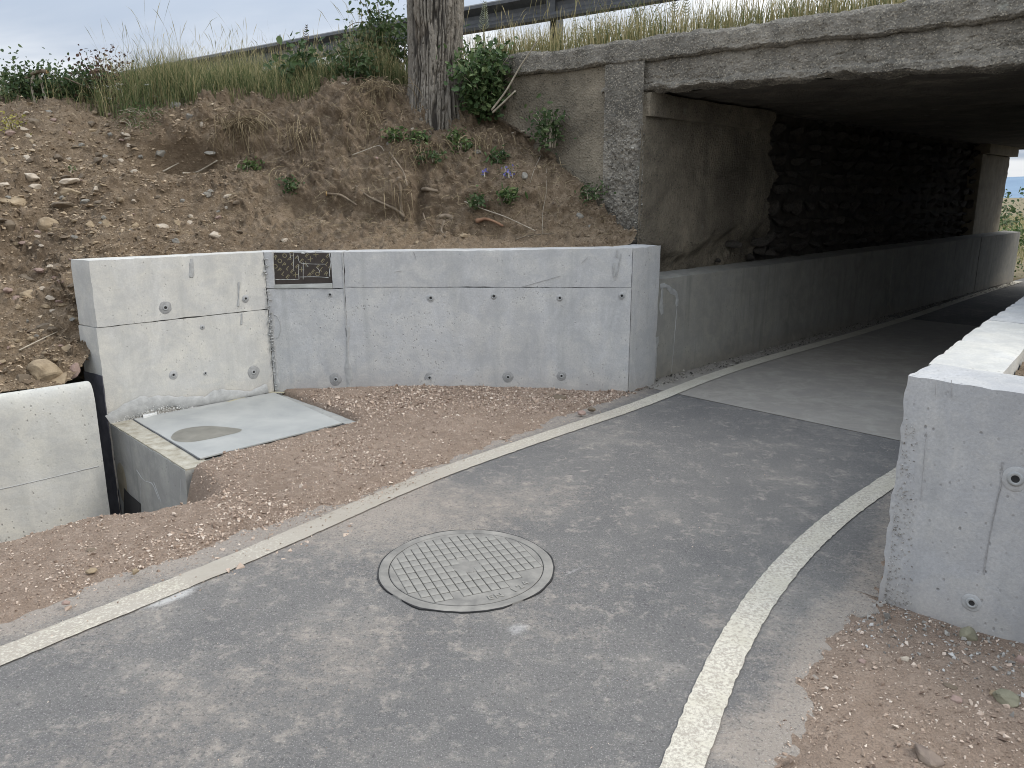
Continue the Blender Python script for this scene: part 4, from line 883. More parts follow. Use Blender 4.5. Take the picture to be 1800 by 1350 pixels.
# end wall left of the opening, and the pier with its bare pebbly face
skewbox('end_wall', .04, .34, -8.2, -4.578, .2, 2.725, M['old_plain'], res=.06, amp=.005)
def pier_front():
    a, b = np.meshgrid(np.linspace(-4.572, -4.195, 70), np.linspace(.55, 2.72, 320), indexing='ij')
    P_ = WA(faceu(a, .0), a, b); n_ = np.array([-SU, -CU, 0])
    raw = smooth(2.26, 2.16, b + .04 * vnoise(P_ * 5, 541)) * smooth(-4.60, -4.50, a + .05 * vnoise(P_ * 4, 543))
    d_ = .007 * fbm(P_ * 8, 4, 545) - .030 * raw * (0.5 + .5 * smooth(-.3, .4, fbm(P_ * 3, 3, 547))) + .012 * raw * fbm(P_ * 38, 2, 549)
    return sheet('pier_face', P_ + n_ * d_[..., None], M['old'], br, flip=True), P_ + n_ * d_[..., None], raw
pf, PF, raw = pier_front()
sel = np.where(raw.ravel() > .35)[0]; sel = rs.choice(sel, 2600); pq = PF.reshape(-1, 3)[sel] + rs.normal(scale=.006, size=(2600, 3)); pq[:, 2] = pq[:, 2]
scatter('bare_pebbles', pq, np.clip(rs.lognormal(-4.0, .42, 2600), .008, .05), M['pebble'], br, 7, .2)
# more bare pebbles along the fascia
a_ = rs.uniform(-4.3, -1.0, 1500); b_ = 2.50 + .20 * rs.rand(1500) ** 1.8
pq = WA(faceu(a_, .046), a_, b_) + rs.normal(scale=.004, size=(1500, 3)); ok = fbm(pq * 2.2, 3, 551) > -.15
scatter('fascia_pebbles', pq[ok], np.clip(rs.lognormal(-4.4, .4, ok.sum()), .006, .035), M['pebble'], br, 8, .2)
a_ = rs.uniform(-6, -1.0, 900); b_ = 2.74 + .17 * rs.rand(900)
scatter('cornice_pebbles', WA(faceu(a_, -.004), a_, b_), np.clip(rs.lognormal(-4.6, .4, 900), .005, .028), M['pebble'], br, 9, .2)
# inside: smooth pilaster with cap, recessed rubble wall, far pilaster with cap
def side(name, ua, ub, va, za, zb, mat, amp=.004, nu=90, nz=70, extra=None, jag=0):
    a, b = np.meshgrid(np.linspace(ua, ub, nu), np.linspace(za, zb, nz), indexing='ij'); a = a + jag * ((a - ua) / (ub - ua)) ** 8 * fbm(np.stack([b * 5, b * 0, b * 0], -1), 5, 571, .65); P_ = WA(a, np.full_like(a, va), b); n_ = np.array([CU, -SU, 0])
    d_ = amp * fbm(P_ * 5, 4, 561) + amp * .6 * np.abs(fbm(P_ * 22, 3, 563))
    if extra is not None: d_ = d_ + extra(a, b, P_)
    return sheet(name, P_ + n_ * d_[..., None], mat, br, flip=True)
def broken(a, b, P_): return -.10 * smooth(1.20, 1.02, b + .10 * fbm(P_ * 3, 3, 565) - .05 * np.clip(a - 6.2, 0, 2)) * smooth(5.75, 5.95, a) + .02 * smooth(1.2, 1.0, b) * fbm(P_ * 12, 3, 567)
side('pilaster', 5.655, 8.0, -4.2, .55, 2.47, M['old_plain'], .004, 120, 110, broken, .12)
cbox('pilaster_cap', [W(5.70, -4.150)[:2], W(7.80, -4.150)[:2], W(7.80, -4.40)[:2], W(5.70, -4.40)[:2]], 2.275, 2.47, M['old_plain'], br, amp=.004, chip=.025)
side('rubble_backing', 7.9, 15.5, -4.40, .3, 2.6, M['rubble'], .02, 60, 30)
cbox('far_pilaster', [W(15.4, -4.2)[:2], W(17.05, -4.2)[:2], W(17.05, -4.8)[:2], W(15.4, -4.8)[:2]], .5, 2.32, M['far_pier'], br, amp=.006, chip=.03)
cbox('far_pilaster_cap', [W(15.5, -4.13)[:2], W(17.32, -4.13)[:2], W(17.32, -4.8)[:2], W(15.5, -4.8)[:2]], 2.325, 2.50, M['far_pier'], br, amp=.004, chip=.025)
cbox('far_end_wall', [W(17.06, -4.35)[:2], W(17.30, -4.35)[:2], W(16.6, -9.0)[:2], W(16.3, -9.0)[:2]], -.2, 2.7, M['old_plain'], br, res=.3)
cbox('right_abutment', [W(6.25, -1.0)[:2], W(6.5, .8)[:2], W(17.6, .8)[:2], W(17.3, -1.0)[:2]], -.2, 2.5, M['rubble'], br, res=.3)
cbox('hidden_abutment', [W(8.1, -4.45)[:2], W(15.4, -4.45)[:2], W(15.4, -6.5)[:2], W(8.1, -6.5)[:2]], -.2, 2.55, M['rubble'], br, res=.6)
# rubble masonry, stone by stone, in rough courses
sp = []
for i in range(6):
    V_, F_ = hullstone(700 + i, 16, .85); me = bpy.data.meshes.new('stone'); me.from_pydata([tuple(q) for q in V_], [], [tuple(int(j) for j in f) for f in F_]); me.materials.append(M['rubble']); sp.append(me)
zrow = .80
while zrow < 2.42:
    hgt = rnd.uniform(.13, .21); uc = 7.72 + rnd.uniform(0, .2)
    while uc < 15.38:
        wd_ = rnd.uniform(.2, .46)
        o = bpy.data.objects.new('stone', rnd.choice(sp)); COL.objects.link(o); o.parent = br
        c_ = Vector(W(uc + wd_ / 2, -4.33 + rnd.uniform(-.03, .05), zrow + hgt / 2)) - Vector(br.location)
        o.matrix_parent_inverse = Matrix.Identity(4)
        o.matrix_local = Matrix.Translation(c_) @ Matrix.Rotation(math.pi / 2 - TU + rnd.uniform(-.06, .06), 4, 'Z') @ Matrix.Rotation(rnd.uniform(-.15, .15), 4, 'Y') @ Matrix.Diagonal((wd_ * .56, .12, hgt * rnd.uniform(.5, .7), 1))
        uc += wd_ + rnd.uniform(.0, .03)
    zrow += hgt
# broken chunks at the foot of the pilaster
for i, (px, py, s_) in enumerate(((1287, 430, .14), (1318, 452, .11), (1335, 425, .17), (1262, 458, .07), (1350, 445, .12))):
    o = bpy.data.objects.new('broken_chunk', sp[i % 6]); COL.objects.link(o); o.parent = br; o.matrix_parent_inverse = Matrix.Identity(4)
    o.matrix_local = Matrix.Translation(Vector(pv(px, py, -4.24)) - Vector(br.location)) @ Matrix.Rotation(rnd.uniform(0, 6), 4, 'Z') @ Matrix.Diagonal((s_, .06, s_ * .6, 1))

# ---- manhole
mc = Vector(W(2.04, -2.38, 0)); mh = empty('manhole', mc, 'round dusty cast iron manhole cover set in the asphalt path', 'manhole cover')
def lathe(name, prof, mat, parent, seg=72, wob=0.0):
    V_ = []; 
    for r_, h_ in prof:
        a = np.arange(seg) / seg * 2 * math.pi; rr = r_ * (1 + wob * fbm(np.stack([np.cos(a) * 3, np.sin(a) * 3, a * 0], 1), 4, 601)) if r_ > .38 else np.full(seg, r_)
        V_ += [(mc.x + math.cos(t) * q, mc.y + math.sin(t) * q, h_) for t, q in zip(a, rr)]
    Fq = [(q * seg + s, q * seg + (s + 1) % seg, (q + 1) * seg + (s + 1) % seg, (q + 1) * seg + s) for q in range(len(prof) - 1) for s in range(seg)]
    if prof[-1][0] < .34: Fq.append(tuple((len(prof) - 1) * seg + s for s in range(seg)))
    return mesh(name, V_, Fq, mat, parent, False)
lathe('frame', [(.386, -.004), (.384, .0055), (.378, .0075), (.346, .0075), (.3435, .006), (.3435, .002)], M['iron'], mh, wob=.012)
lathe('broken_edge', [(.390, -.004), (.389, .0048), (.384, .005), (.380, .004)], M['dark'], mh, wob=.030)
lathe('gap', [(.3445, .0045), (.333, .0045)], M['dark'], mh)
lid = lathe('lid', [(.3400, .000), (.3395, .006), (.337, .0080), (.05, .0080)], M['iron'], mh)
GA = R(-47)                                            # the tread grid is turned a little
gx = Vector((math.cos(GA), math.sin(GA), 0)); gy = Vector((-math.sin(GA), math.cos(GA), 0))
GA = R(23); gx = Vector((math.cos(GA), math.sin(GA), 0)); gy = Vector((-math.sin(GA), math.cos(GA), 0))
tl = MB(); tl.box((0, 0, 0), .0395, .0395, .004); tile0 = None
pit = .041; pit2 = .056
grooves = MB()
for i in range(-7, 8):
    for j in range(-5, 6):
        q = gx * (i * pit) + gy * (j * pit2)
        if abs(i) > 7 or abs(j) > 5 or q.length > .312 or (q.length > .25 and q.y < -.05 and q.x > -.05) or (abs(i) <= 1 and abs(j) < 1) or (abs(i) < 1 and abs(j) <= 1): continue
        if tile0 is None:
            bm = bmesh.new(); bmesh.ops.create_cube(bm, size=1, matrix=Matrix.Diagonal((.0368, .0520, .005, 1))); bmesh.ops.bevel(bm, geom=[e for e in bm.edges if abs(e.verts[0].co.z - e.verts[1].co.z) < 1e-5 and e.verts[0].co.z > 0], offset=.0016, segments=1, affect='EDGES')
            tile0 = bpy.data.meshes.new('tread_tile'); bm.to_mesh(tile0); bm.free(); tile0.materials.append(M['iron_stud'])
        grooves.box(mc + q + Vector((0, 0, .0078)), .042, .0575, .0012, math.atan2(gx.y, gx.x))
        o = bpy.data.objects.new('tread_tile', tile0); COL.objects.link(o); o.parent = lid; o.matrix_parent_inverse = Matrix.Identity(4)
        o.matrix_local = Matrix.Translation(mc + q + Vector((0, 0, .0078 + rnd.uniform(-.0006, .0006)))) @ Matrix.Rotation(math.atan2(gx.y, gx.x), 4, 'Z')
grooves.build('tread_grooves', M['groove'], lid, False)
lathe('boss_ring', [(.066, .0080), (.066, .0094), (.063, .0094), (.063, .0082)], M['iron_stud'], lid, 40)
lathe('boss', [(.062, .0081), (.058, .0086), (.02, .0086)], M['iron'], lid, 40)
def rimtext(s, r_, a0, da, size):
    for i, chh in enumerate(s):
        if chh == ' ': continue
        a = a0 + da * i; me = letter(chh).copy(); me.materials.clear(); me.materials.append(M['iron_stud'])
        o = bpy.data.objects.new('raised_letter', me); COL.objects.link(o); o.parent = lid; o.matrix_parent_inverse = Matrix.Identity(4)
        o.matrix_local = Matrix.Translation(mc + Vector((math.cos(a) * r_, math.sin(a) * r_, .0082))) @ Matrix.Rotation(a + math.pi / 2, 4, 'Z') @ Matrix.Diagonal((size, size, .35, 1))
rimtext('EN 124', .305, R(-68), R(7.2), .048)
bolt = lathe('lift_socket', [(.017, .0080), (.017, .0105), (.012, .0105), (.011, .0082)], M['iron_stud'], lid, 24)
bolt.location = Vector((.07, .285, 0)); 
for i, (px, py, r_) in enumerate(((706, 935, .018), (686, 1032, .02), (795, 1071, .022), (968, 1004, .012))):
    pass

# ================================================================== loose stones
r = np.random.RandomState(77)
def gpick(n, ua, ub, va, vb, fn, seed):
    q = np.random.RandomState(seed); u = q.uniform(ua, ub, n); v = q.uniform(va, vb, n); z = fn(u, v); return u, v, z
# gravel chips on the verges
u, v, z = gpick(92000, -.4, 5.45, -5.6, -3.0, gz_left, 1)
P_ = WA(u, v, z); dens = fbm(np.stack([u * 2.2, v * 2.2, u * 0], -1), 3, 611)
ok = (z > -.004 - .12 * (u < 2.0)) & (r.rand(len(u)) < .45 + .55 * smooth(-.5, .5, dens)) & ~((u > 1.64) & (u < 2.98) & (v < -4.62))
ok &= P_[..., 1] < 6.26
sz = np.clip(r.lognormal(-4.62, .48, len(u)), .005, .05) * (1 + .35 * smooth(-.3, .5, dens))
tag(scatter('gravel', P_[ok], sz[ok], M['chip'], None, 1, .15, .2), 'loose pinkish gravel chips on the verge below the wing wall', 'gravel')
u, v, z = gpick(5500, 3.0, 5.4, -5.2, -3.7, gz_left, 2); P_ = WA(u, v, z)
ok = (P_[..., 1] < 6.255) & (P_[..., 1] > 5.75 - .35 * np.abs(fbm(P_ * 2, 2, 613))) & (z > -.002)
sz = np.clip(r.lognormal(-3.85, .42, len(u)), .01, .065)
tag(scatter('gravel', P_[ok], sz[ok], M['chip'], None, 2, .15, .15), 'coarser pinkish gravel heaped against the wing wall', 'gravel')
u, v, z = gpick(44000, -.1, 3.04, -1.3, .75, gz_right, 3); P_ = WA(u, v, z); dens = fbm(np.stack([u * 2.2, v * 2.2, u * 0], -1), 3, 615)
ok = (z > -.003) & (r.rand(len(u)) < .4 + .6 * smooth(-.5, .5, dens))
sz = np.clip(r.lognormal(-4.8, .52, len(u)), .0045, .045)
tag(scatter('gravel', P_[ok], sz[ok], M['chip'], None, 3, .15, .2), 'loose pinkish gravel chips beside the corner wall', 'gravel')
u, v, z = gpick(2200, 2.55, 3.03, -1.0, 1.0, gz_right, 4); P_ = WA(u, v, z); ok = r.rand(len(u)) < smooth(2.55, 2.98, u)
tag(scatter('gravel', P_[ok], np.clip(r.lognormal(-4.3, .5, ok.sum()), .008, .045), M['chip_grey'], None, 4, .15, .15), 'grey and white concrete chips along the foot of the corner wall', 'gravel')
# a thin spill over the painted line and on the path
u, v, z = gpick(26000, -.6, 5.2, -3.62, -3.0, lambda a, b: a * 0 + .006, 5)
edge_ = np.interp(u, [-1, 0.43, 1.44, 1.9, 2.41, 3.38, 4.99], [-3.0, -3.18, -3.30, -3.34, -3.36, -3.50, -3.66]); P_ = WA(u, v, z)
ok = r.rand(len(u)) < np.exp(-np.clip(v - edge_, 0, 9) / .05) * (.10 + .75 * np.exp(-((u - 2.1) / .55) ** 2))
tag(scatter('gravel', P_[ok], np.clip(r.lognormal(-4.9, .4, ok.sum()), .004, .02), M['chip'], None, 6, .2, .1), 'fine gravel spilled over the edge of the painted line', 'gravel')
u, v, z = gpick(700, -1, 5.2, -3.2, -1.2, lambda a, b: a * 0 + .002, 6); P_ = WA(u, v, z)
tag(scatter('gravel', P_, np.clip(r.lognormal(-5.3, .35, 700), .003, .010), M['chip'], None, 7, .2, .1), 'scattered grains of grit on the asphalt path', 'gravel')
u, v, z = gpick(2600, 5.0, 17.2, -3.935, -3.74, lambda a, b: .004 + .02 * (-3.72 - b), 7); P_ = WA(u, v, z)
tag(scatter('rubble', P_, np.clip(r.lognormal(-4.0, .5, 2600), .008, .06), M['pebble'], None, 8, .4, .2), 'dusty rubble swept along the foot of the lining wall', 'rubble')
# stones on the bank
ar_ = np.linalg.norm(np.cross(gxx, gyy), axis=-1); vis_ = (np.abs(BANK[..., 0]) < BANK[..., 1] * .70 + .3) & (BANK[..., 1] > 3.8) & (BANK[..., 1] < 8.5)
pw = (ar_ * vis_ * (.35 + 1.0 * smooth(-1.4, -3.2, BANK[..., 0]))).reshape(-1); pk = r.choice(len(pw), 60000, p=pw / pw.sum()); bi, bj = pk // nb, pk % nb
pb, nbk = BANK[bi, bj], BANKN[bi, bj]; uu_, vv_ = UV(pb[:, 0], pb[:, 1])
left = smooth(-1.6, -3.4, pb[:, 0]); dens = fbm(pb * 1.4, 3, 621)
inview = (np.abs(pb[:, 0]) < pb[:, 1] * .72 + .4) & (pb[:, 1] > 3.5) & (pb[:, 1] < 9)
pr = (.25 + .60 * left) * (.35 + .9 * smooth(-.4, .5, dens)) + .05
ok = inview & (r.rand(60000) < pr * .8) & (pb[:, 1] < 8.4)
szb = np.clip(r.lognormal(-4.0, .55, 60000), .009, .085) * (.6 + .6 * left)
tag(scatter('bank_gravel', pb[ok], szb[ok], M['stone'], None, 9, .35, .1, normal=nbk[ok]), 'small brown stones and clods strewn over the earth bank', 'stones')
ok2 = inview & (r.rand(60000) < .28)
tag(scatter('bank_grit', pb[ok2] + nbk[ok2] * .004, np.clip(r.lognormal(-4.5, .35, ok2.sum()), .006, .022), M['stone'], None, 10, .3, .1, normal=nbk[ok2]), 'grit and crumbs of earth on the bank', 'stones')
fi = r.randint(0, FILL.shape[0], 900); fj = r.randint(0, FILL.shape[1], 900)
tag(scatter('fill_gravel', FILL[fi, fj], np.clip(r.lognormal(-3.7, .5, 900), .012, .09), M['stone'], None, 11, .35, .1), 'brown stones lying in the earth behind the corner wall', 'stones')

pk = r.choice(len(pw), 11000, p=(lambda q: q / q.sum())((ar_ * vis_ * (.25 + smooth(-3.4, -2.0, BANK[..., 0]))).reshape(-1))); pcl = BANK.reshape(-1, 3)[pk] + r.normal(scale=.01, size=(11000, 3)) * np.array([1, .3, 1]); ncl = BANKN.reshape(-1, 3)[pk]
okc = fbm(pcl * 2.6, 3, 633) > -.35
tag(scatter('earth_clods', pcl[okc], np.clip(r.lognormal(-3.9, .5, okc.sum()), .008, .06), M['clod'], None, 14, .2, .25, normal=ncl[okc]), 'crumbled clods of earth on the face of the bank', 'earth clods')
# straw and root hairs lying about on the bare earth
pk = r.choice(len(pw), 1500, p=(lambda q: q / q.sum())((ar_ * vis_ * (.15 + smooth(-3.2, -1.8, BANK[..., 0])) * (BANK[..., 2] > 1.25)).reshape(-1))); mb = MB()
for i in pk:
    p_ = BANK[i // nb, i % nb]; n__ = BANKN[i // nb, i % nb]; L_ = rnd.uniform(.03, .16); t_ = np.array([rnd.uniform(-1, 1), rnd.uniform(-.3, .3), rnd.uniform(-1.2, .4)]); t_ -= n__ * (t_ @ n__); t_ /= np.linalg.norm(t_) + 1e-9
    c_ = p_ + n__ * rnd.uniform(.004, .02); mb.tube([c_ - t_ * L_ / 2, c_ + n__ * rnd.uniform(0, .02) + np.array([rnd.uniform(-.012, .012), 0, 0]), c_ + t_ * L_ / 2], [.0018, .002, .001], 3, rnd.random())
tag(mb.build('straw', M['straw'], None, False), 'scattered straw and root hairs on the bare earth of the bank', 'straw', None, 'stuff')
# single rocks
def rockmesh(seed, sx, sy, sz, m):
    q = np.random.RandomState(seed); bm = bmesh.new(); p = q.normal(size=(20, 3)); p /= np.linalg.norm(p, axis=1, keepdims=True); p *= q.uniform(.78, 1, (20, 1))
    for v_ in p: bm.verts.new(v_)
    bmesh.ops.convex_hull(bm, input=bm.verts)
    for v_ in [v_ for v_ in bm.verts if not v_.link_faces]: bm.verts.remove(v_)
    bmesh.ops.bevel(bm, geom=bm.edges[:], offset=.07, segments=1, affect='EDGES'); bmesh.ops.triangulate(bm, faces=bm.faces[:])
    bmesh.ops.subdivide_edges(bm, edges=[e for e in bm.edges if e.calc_length() > .3], cuts=2, use_grid_fill=True); bmesh.ops.triangulate(bm, faces=bm.faces[:])
    C_ = np.array([v_.co[:] for v_ in bm.verts]); nz = 1 + .05 * fbm(C_ * 2.5 + seed, 4, seed % 50)
    for v_, f_ in zip(bm.verts, nz): v_.co = Vector(v_.co) * float(f_); v_.co.x *= sx / 2; v_.co.y *= sy / 2; v_.co.z *= sz / 2
    me = bpy.data.meshes.new('rock'); bm.to_mesh(me); bm.free(); me.materials.append(m); return me
def rock(px, py, wpx, asp, depth, mat, label, where='bank', rot=0.0, tilt=0.0, group=None, seed=None):
    seed = seed or int(px * 7 + py * 13)
    if where == 'bank': loc, nor = at(px, py)
    else:
        loc = Vector(G(px, py, .02)); nor = Vector((0, 0, 1))
    dist = (loc - Vector((0, 0, EYE))).length; wd_ = wpx * dist / F
    o = bpy.data.objects.new('rock', rockmesh(seed, wd_, wd_ * depth, wd_ * asp, M[mat])); COL.objects.link(o)
    sink = wd_ * asp * (.10 if where == 'bank' else -.22)
    up = Vector((0, 0, 1)) if where != 'bank' else (nor + Vector((0, -.2, .5))).normalized()
    o.location = loc - nor * sink + (Vector((0, 0, 0)))
    yaw = math.atan2(loc.x, loc.y); o.rotation_euler = (0, R(tilt), -yaw + R(rot))
    return tag(o, label, 'rock', group)
ROCKS = [
 (88, 652, 66, .72, .8, 'rock_tan', 'largest tan angular rock behind the precast barrier', 0, 12), (108, 668, 44, .5, .7, 'rock_tan', 'wedge-shaped yellowish rock leaning in front of the largest tan rock', 10, -18),
 (130, 649, 22, 1.5, .8, 'rock_pink', 'pinkish upright rock between the largest tan rock and the wing wall', 0, 14), (147, 647, 24, 1.35, .8, 'rock_brown', 'grey-brown rock wedged against the end of the wing wall', 0, 0),
 (42, 665, 30, .7, .8, 'rock_brown', 'dull brown rock left of the largest tan rock', 0, 8), (55, 520, 36, .62, .8, 'rock_tan', 'rounded tan rock level with the middle of the wing wall end', 0, 4),
 (47, 490, 40, .42, .7, 'rock_brown', 'long flat brown rock just above the rounded tan rock', 0, 8), (80, 575, 34, .55, .8, 'rock_brown', 'dark brown rock near the wing wall end, half buried', 0, 0),
 (118, 612, 40, .5, .8, 'rock_tan', 'low tan rock beside the wing wall end, above the pinkish rock', 0, -8), (100, 470, 26, .7, .8, 'rock_brown', 'brown rock just left of the top corner of the wing wall', 0, 12),
 (22, 355, 44, .62, .8, 'rock_tan', 'broad tan rock at the left edge of the bank, half-way up', 0, 6), (110, 360, 54, .30, .8, 'rock_brown', 'dark flat slab jutting out of the left slope', 0, 7),
 (124, 338, 40, .5, .8, 'rock_tan', 'light tan rock resting on the dark flat slab', 0, 0), (84, 394, 34, .8, .8, 'rock_tan', 'roundish tan rock below the dark flat slab', 0, 0),
 (14, 400, 32, .8, .8, 'rock_brown', 'brown round rock below the broad tan rock at the left edge', 0, 0), (55, 312, 28, .6, .8, 'rock_pale', 'pale angular rock above the dark flat slab', 0, 10),
 (62, 327, 20, .7, .8, 'rock_pale', 'small pale rock just under the pale angular rock', 0, 0), (8, 326, 22, .5, .8, 'rock_pale', 'pale flat rock at the far left edge above the broad tan rock', 0, 0),
 (6, 284, 24, .9, .8, 'rock_tan', 'round tan rock highest on the left edge of the slope', 0, 0), (122, 318, 34, .4, .7, 'rock_pale', 'long pale rock lying aslant above the dark slab', 0, -14),
 (190, 394, 24, .95, .8, 'rock_tan', 'squarish tan rock above the left end of the wing wall', 0, 4), (160, 396, 20, .8, .8, 'rock_tan', 'tan rock just left of the squarish one above the wing wall', 0, 0),
 (236, 396, 17, 1.0, .8, 'rock_tan', 'round buff rock right of the squarish tan rock', 0, 0), (284, 399, 38, .45, .6, 'rock_pale', 'whitish elongated rock lying on the slope above the wing wall', 0, 8),
 (311, 393, 17, .9, .7, 'rock_tan', 'small tan rock right of the whitish elongated rock', 0, 30), (333, 393, 16, 1.0, .7, 'rock_pale', 'small whitish rock right of the small tan rock', 0, -30),
 (379, 413, 27, .55, .7, 'rock_pale', 'whitish wedge rock near the wing wall crown', 0, -14), (500, 423, 16, .8, .7, 'rock_pale', 'pale stone behind the plywood notch in the wing wall', 0, 0),
 (513, 425, 11, .7, .7, 'rock_tan', 'tiny tan stone touching the pale stone behind the plywood notch', 0, 0), (163, 231, 24, .45, .7, 'rock_tan', 'flat tan stone high on the left slope under the crest', 0, 10),
 (60, 213, 26, .55, .7, 'rock_brown', 'brown stone just under the brambles on the left crest', 0, 0), (311, 187, 24, .9, .8, 'rock_grey', 'grey upright block at the crest above the hollow', 0, 10),
 (333, 205, 18, .7, .8, 'rock_grey', 'grey stone right below the grey upright block', 0, 0), (355, 219, 11, 1.2, .8, 'rock_pale', 'small pale stone above the hanging dry roots', 0, 0),
 (282, 268, 18, .9, .8, 'rock_grey', 'grey stone inside the dark hollow of the bank', 0, 0), (370, 270, 26, .4, .8, 'rock_grey', 'flat slate stone at the right lip of the dark hollow', 0, -8),
 (212, 283, 12, .8, .8, 'rock_pale', 'little buff stone left of the dark hollow', 0, 0), (165, 235, 14, .7, .8, 'rock_brown', 'brown pebble beside the flat tan stone on the left slope', 0, 0),
 (1019, 380, 18, .9, .9, 'rock_grey', 'smooth grey cobble low on the bank by the bridge pier', 0, 0), (1038, 384, 13, .8, .9, 'rock_brown', 'dark cobble right of the smooth grey cobble', 0, 0),
 (1037, 398, 12, .8, .9, 'rock_grey', 'small grey cobble under the dark cobble', 0, 0), (946, 294, 13, .9, .8, 'rock_tan', 'tan pebble below the weed on the bridge wall', 0, -30),
 (921, 309, 20, .8, .8, 'rock_grey', 'grey rounded rock right of the blue flowers', 0, 30), (816, 414, 20, .45, .7, 'rock_tan', 'tan flat stone behind the wall crown under the roots', 0, 4),
 (735, 426, 16, .6, .7, 'rock_tan', 'tan stone behind the middle of the wall crown', 0, 0), (840, 267, 16, .9, .7, 'rock_grey', 'grey chipped stone among the weeds under the bush', 0, 10),
 (681, 253, 12, .7, .8, 'rock_grey', 'little grey stone on the bank left of the leafy tufts', 0, 10), (661, 278, 10, .7, .8, 'rock_pink', 'little pinkish stone below the little grey stone', 0, -25),
 (662, 201, 10, 1.3, .8, 'rock_tan', 'tan oval pebble left of the tree foot', 0, 0), (725, 227, 9, .9, .8, 'rock_pale', 'pale pebble below the tree foot', 0, 0), (605, 147, 14, .5, .8, 'rock_pale', 'pale flat stone on the crest left of the tree', 0, 0),
 (568, 390, 16, .8, .8, 'rock_tan', 'buff stone at the foot of the bank under the cut root', 0, 20), (832, 198, 14, .7, .8, 'rock_tan', 'tan stone right of the tree foot', 0, 0)]
for q in ROCKS: rock(q[0], q[1], q[2], q[3], q[4], q[5], q[6], 'bank', q[7], q[8])
for q in ((1702, 1122, 30, .95, .8, 'rock_olive', 'olive rock at the foot of the corner wall', 0, 10), (1770, 1234, 44, .62, .7, 'rock_olive', 'big grey-olive rock on the right gravel verge', 0, 4), (1750, 1222, 24, .4, .7, 'rock_tan', 'flat tan rock tucked behind the big grey-olive rock', 0, 0),
          (1632, 1338, 62, .42, .7, 'rock_purple', 'long purple-brown rock at the front of the right gravel verge', -14, 14), (1794, 1168, 26, .8, .8, 'rock_pink', 'pinkish rock at the right edge near the corner wall', 0, 0), (1680, 1232, 20, .6, .8, 'rock_pink', 'small pinkish stone left of the big grey-olive rock', 0, 0),
          (1672, 1210, 26, .3, .6, 'rock_brown', 'thin brown flake of stone on the right gravel verge', 0, 8), (1590, 1160, 18, .5, .7, 'rock_pale', 'pale stone in the gravel left of the olive rock', 0, 0), (1515, 1165, 15, .7, .8, 'rock_pink', 'roundish pinkish pebble in the gravel near the block corner', 0, 0),
          (160, 1006, 20, .55, .8, 'rock_tan', 'tan stone on the gravel below the precast barrier', 0, 0), (238, 1008, 15, .8, .8, 'rock_tan', 'buff stone right of the tan stone on the left verge', 0, 0), (160, 970, 19, .45, .7, 'rock_brown', 'dark flat stone on the gravel near the precast barrier', 0, 0),
          (116, 1062, 14, .7, .8, 'rock_pink', 'pinkish stone beside the painted line on the left verge', 0, 0), (985, 702, 34, .4, .7, 'rock_brown', 'brown stone on the gravel heap under the wing wall', 0, 6), (700, 697, 26, .5, .7, 'rock_brown', 'brown flake on the gravel below the tie holes', 0, 18),
          (1040, 722, 18, .6, .7, 'rock_brown', 'dark stone at the narrow end of the gravel heap', 0, 0), (1022, 728, 18, .6, .7, 'rock_pink', 'pinkish stone at the narrow end of the gravel heap', 0, 0)):
    rock(q[0], q[1], q[2], q[3], q[4], q[5], q[6], 'flat', q[7], q[8])
# smaller stones one can still pick out on the slope: alike, so they share a label
sp2 = [rockmesh(900 + i, 1, .8, .6, M[m_]) for i, m_ in enumerate(('rock_tan', 'rock_brown', 'rock_tan', 'rock_pink', 'rock_brown', 'rock_grey', 'rock_pale', 'rock_brown'))]
cnt = 0
while cnt < 170:
    px, py = rnd.uniform(0, 420), rnd.uniform(195, 640)
    if px > 150 and py > 425: continue
    if px > 250 and (py < 320 or rnd.random() < .5): continue
    loc, nor = at(px, py)
    if loc.y < 4 or loc.y > 8.6: continue
    s_ = rnd.uniform(9, 22) * loc.length / F
    o = bpy.data.objects.new('rock', rnd.choice(sp2)); COL.objects.link(o); o.location = loc - nor * s_ * .08; o.scale = (s_, s_ * rnd.uniform(.7, 1), s_ * rnd.uniform(.5, 1.05)); o.rotation_euler = (rnd.uniform(-.3, .3), rnd.uniform(-.35, .35), rnd.uniform(0, 6.3))
    tag(o, 'small brown stone lying loose on the left slope of the bank', 'rock', 'small stones on the left slope'); cnt += 1

# ================================================================== road barrier on the bridge
def V3(u, v, z): return np.array(W(u, v, z))
gr = empty('guardrail', W(faceu(-7, .78), -7, 2.95), 'steel guardrail in a backlit-dark colour, seen from behind, along the road on the bridge', 'guardrail')
GO = .78
wprof = [(.0, 0), (.03, .02), (.035, .055), (.0, .085), (-.045, .115), (-.05, .155), (-.045, .195), (.0, .225), (.035, .255), (.03, .29), (.0, .31)]
vg = np.linspace(-42, 6, 90)
rows = []
for off, zz in wprof + [(o_ + .004, z_) for o_, z_ in wprof[::-1]]:
    rows.append(WA(faceu(vg, GO - off), vg, np.full(len(vg), 3.335 + zz * .93)))
rows.append(rows[0]); sheet('rail', np.stack(rows, 1), M['steel'], gr, smoothf=False)
for i in range(11):
    vp = -5.80 + 4.0 * (i - 9)
    mb = MB(); a_ = Vector(W(faceu(vp, GO + .11), vp, 3.12)); rot_ = math.atan2(*( (lambda d_: (d_[1], d_[0]))(np.array(W(SKEW, 1)) )))
    mb.box(a_, .012, .012 + .05, .96, rot_ + math.pi / 2); 
    e1 = Vector(W(SKEW, 1, 0)).normalized()
    for s_ in (-1, 1): mb.box(a_ + e1 * (.034 * s_), .006, .13, .96, rot_)
    mb.build('post', M['steel'], gr, False)
    mb = MB(); mb.box(Vector(W(faceu(vp, GO + .045), vp, 3.455)), .11, .08, .19, rot_); mb.build('spacer', M['steel'], gr, False)

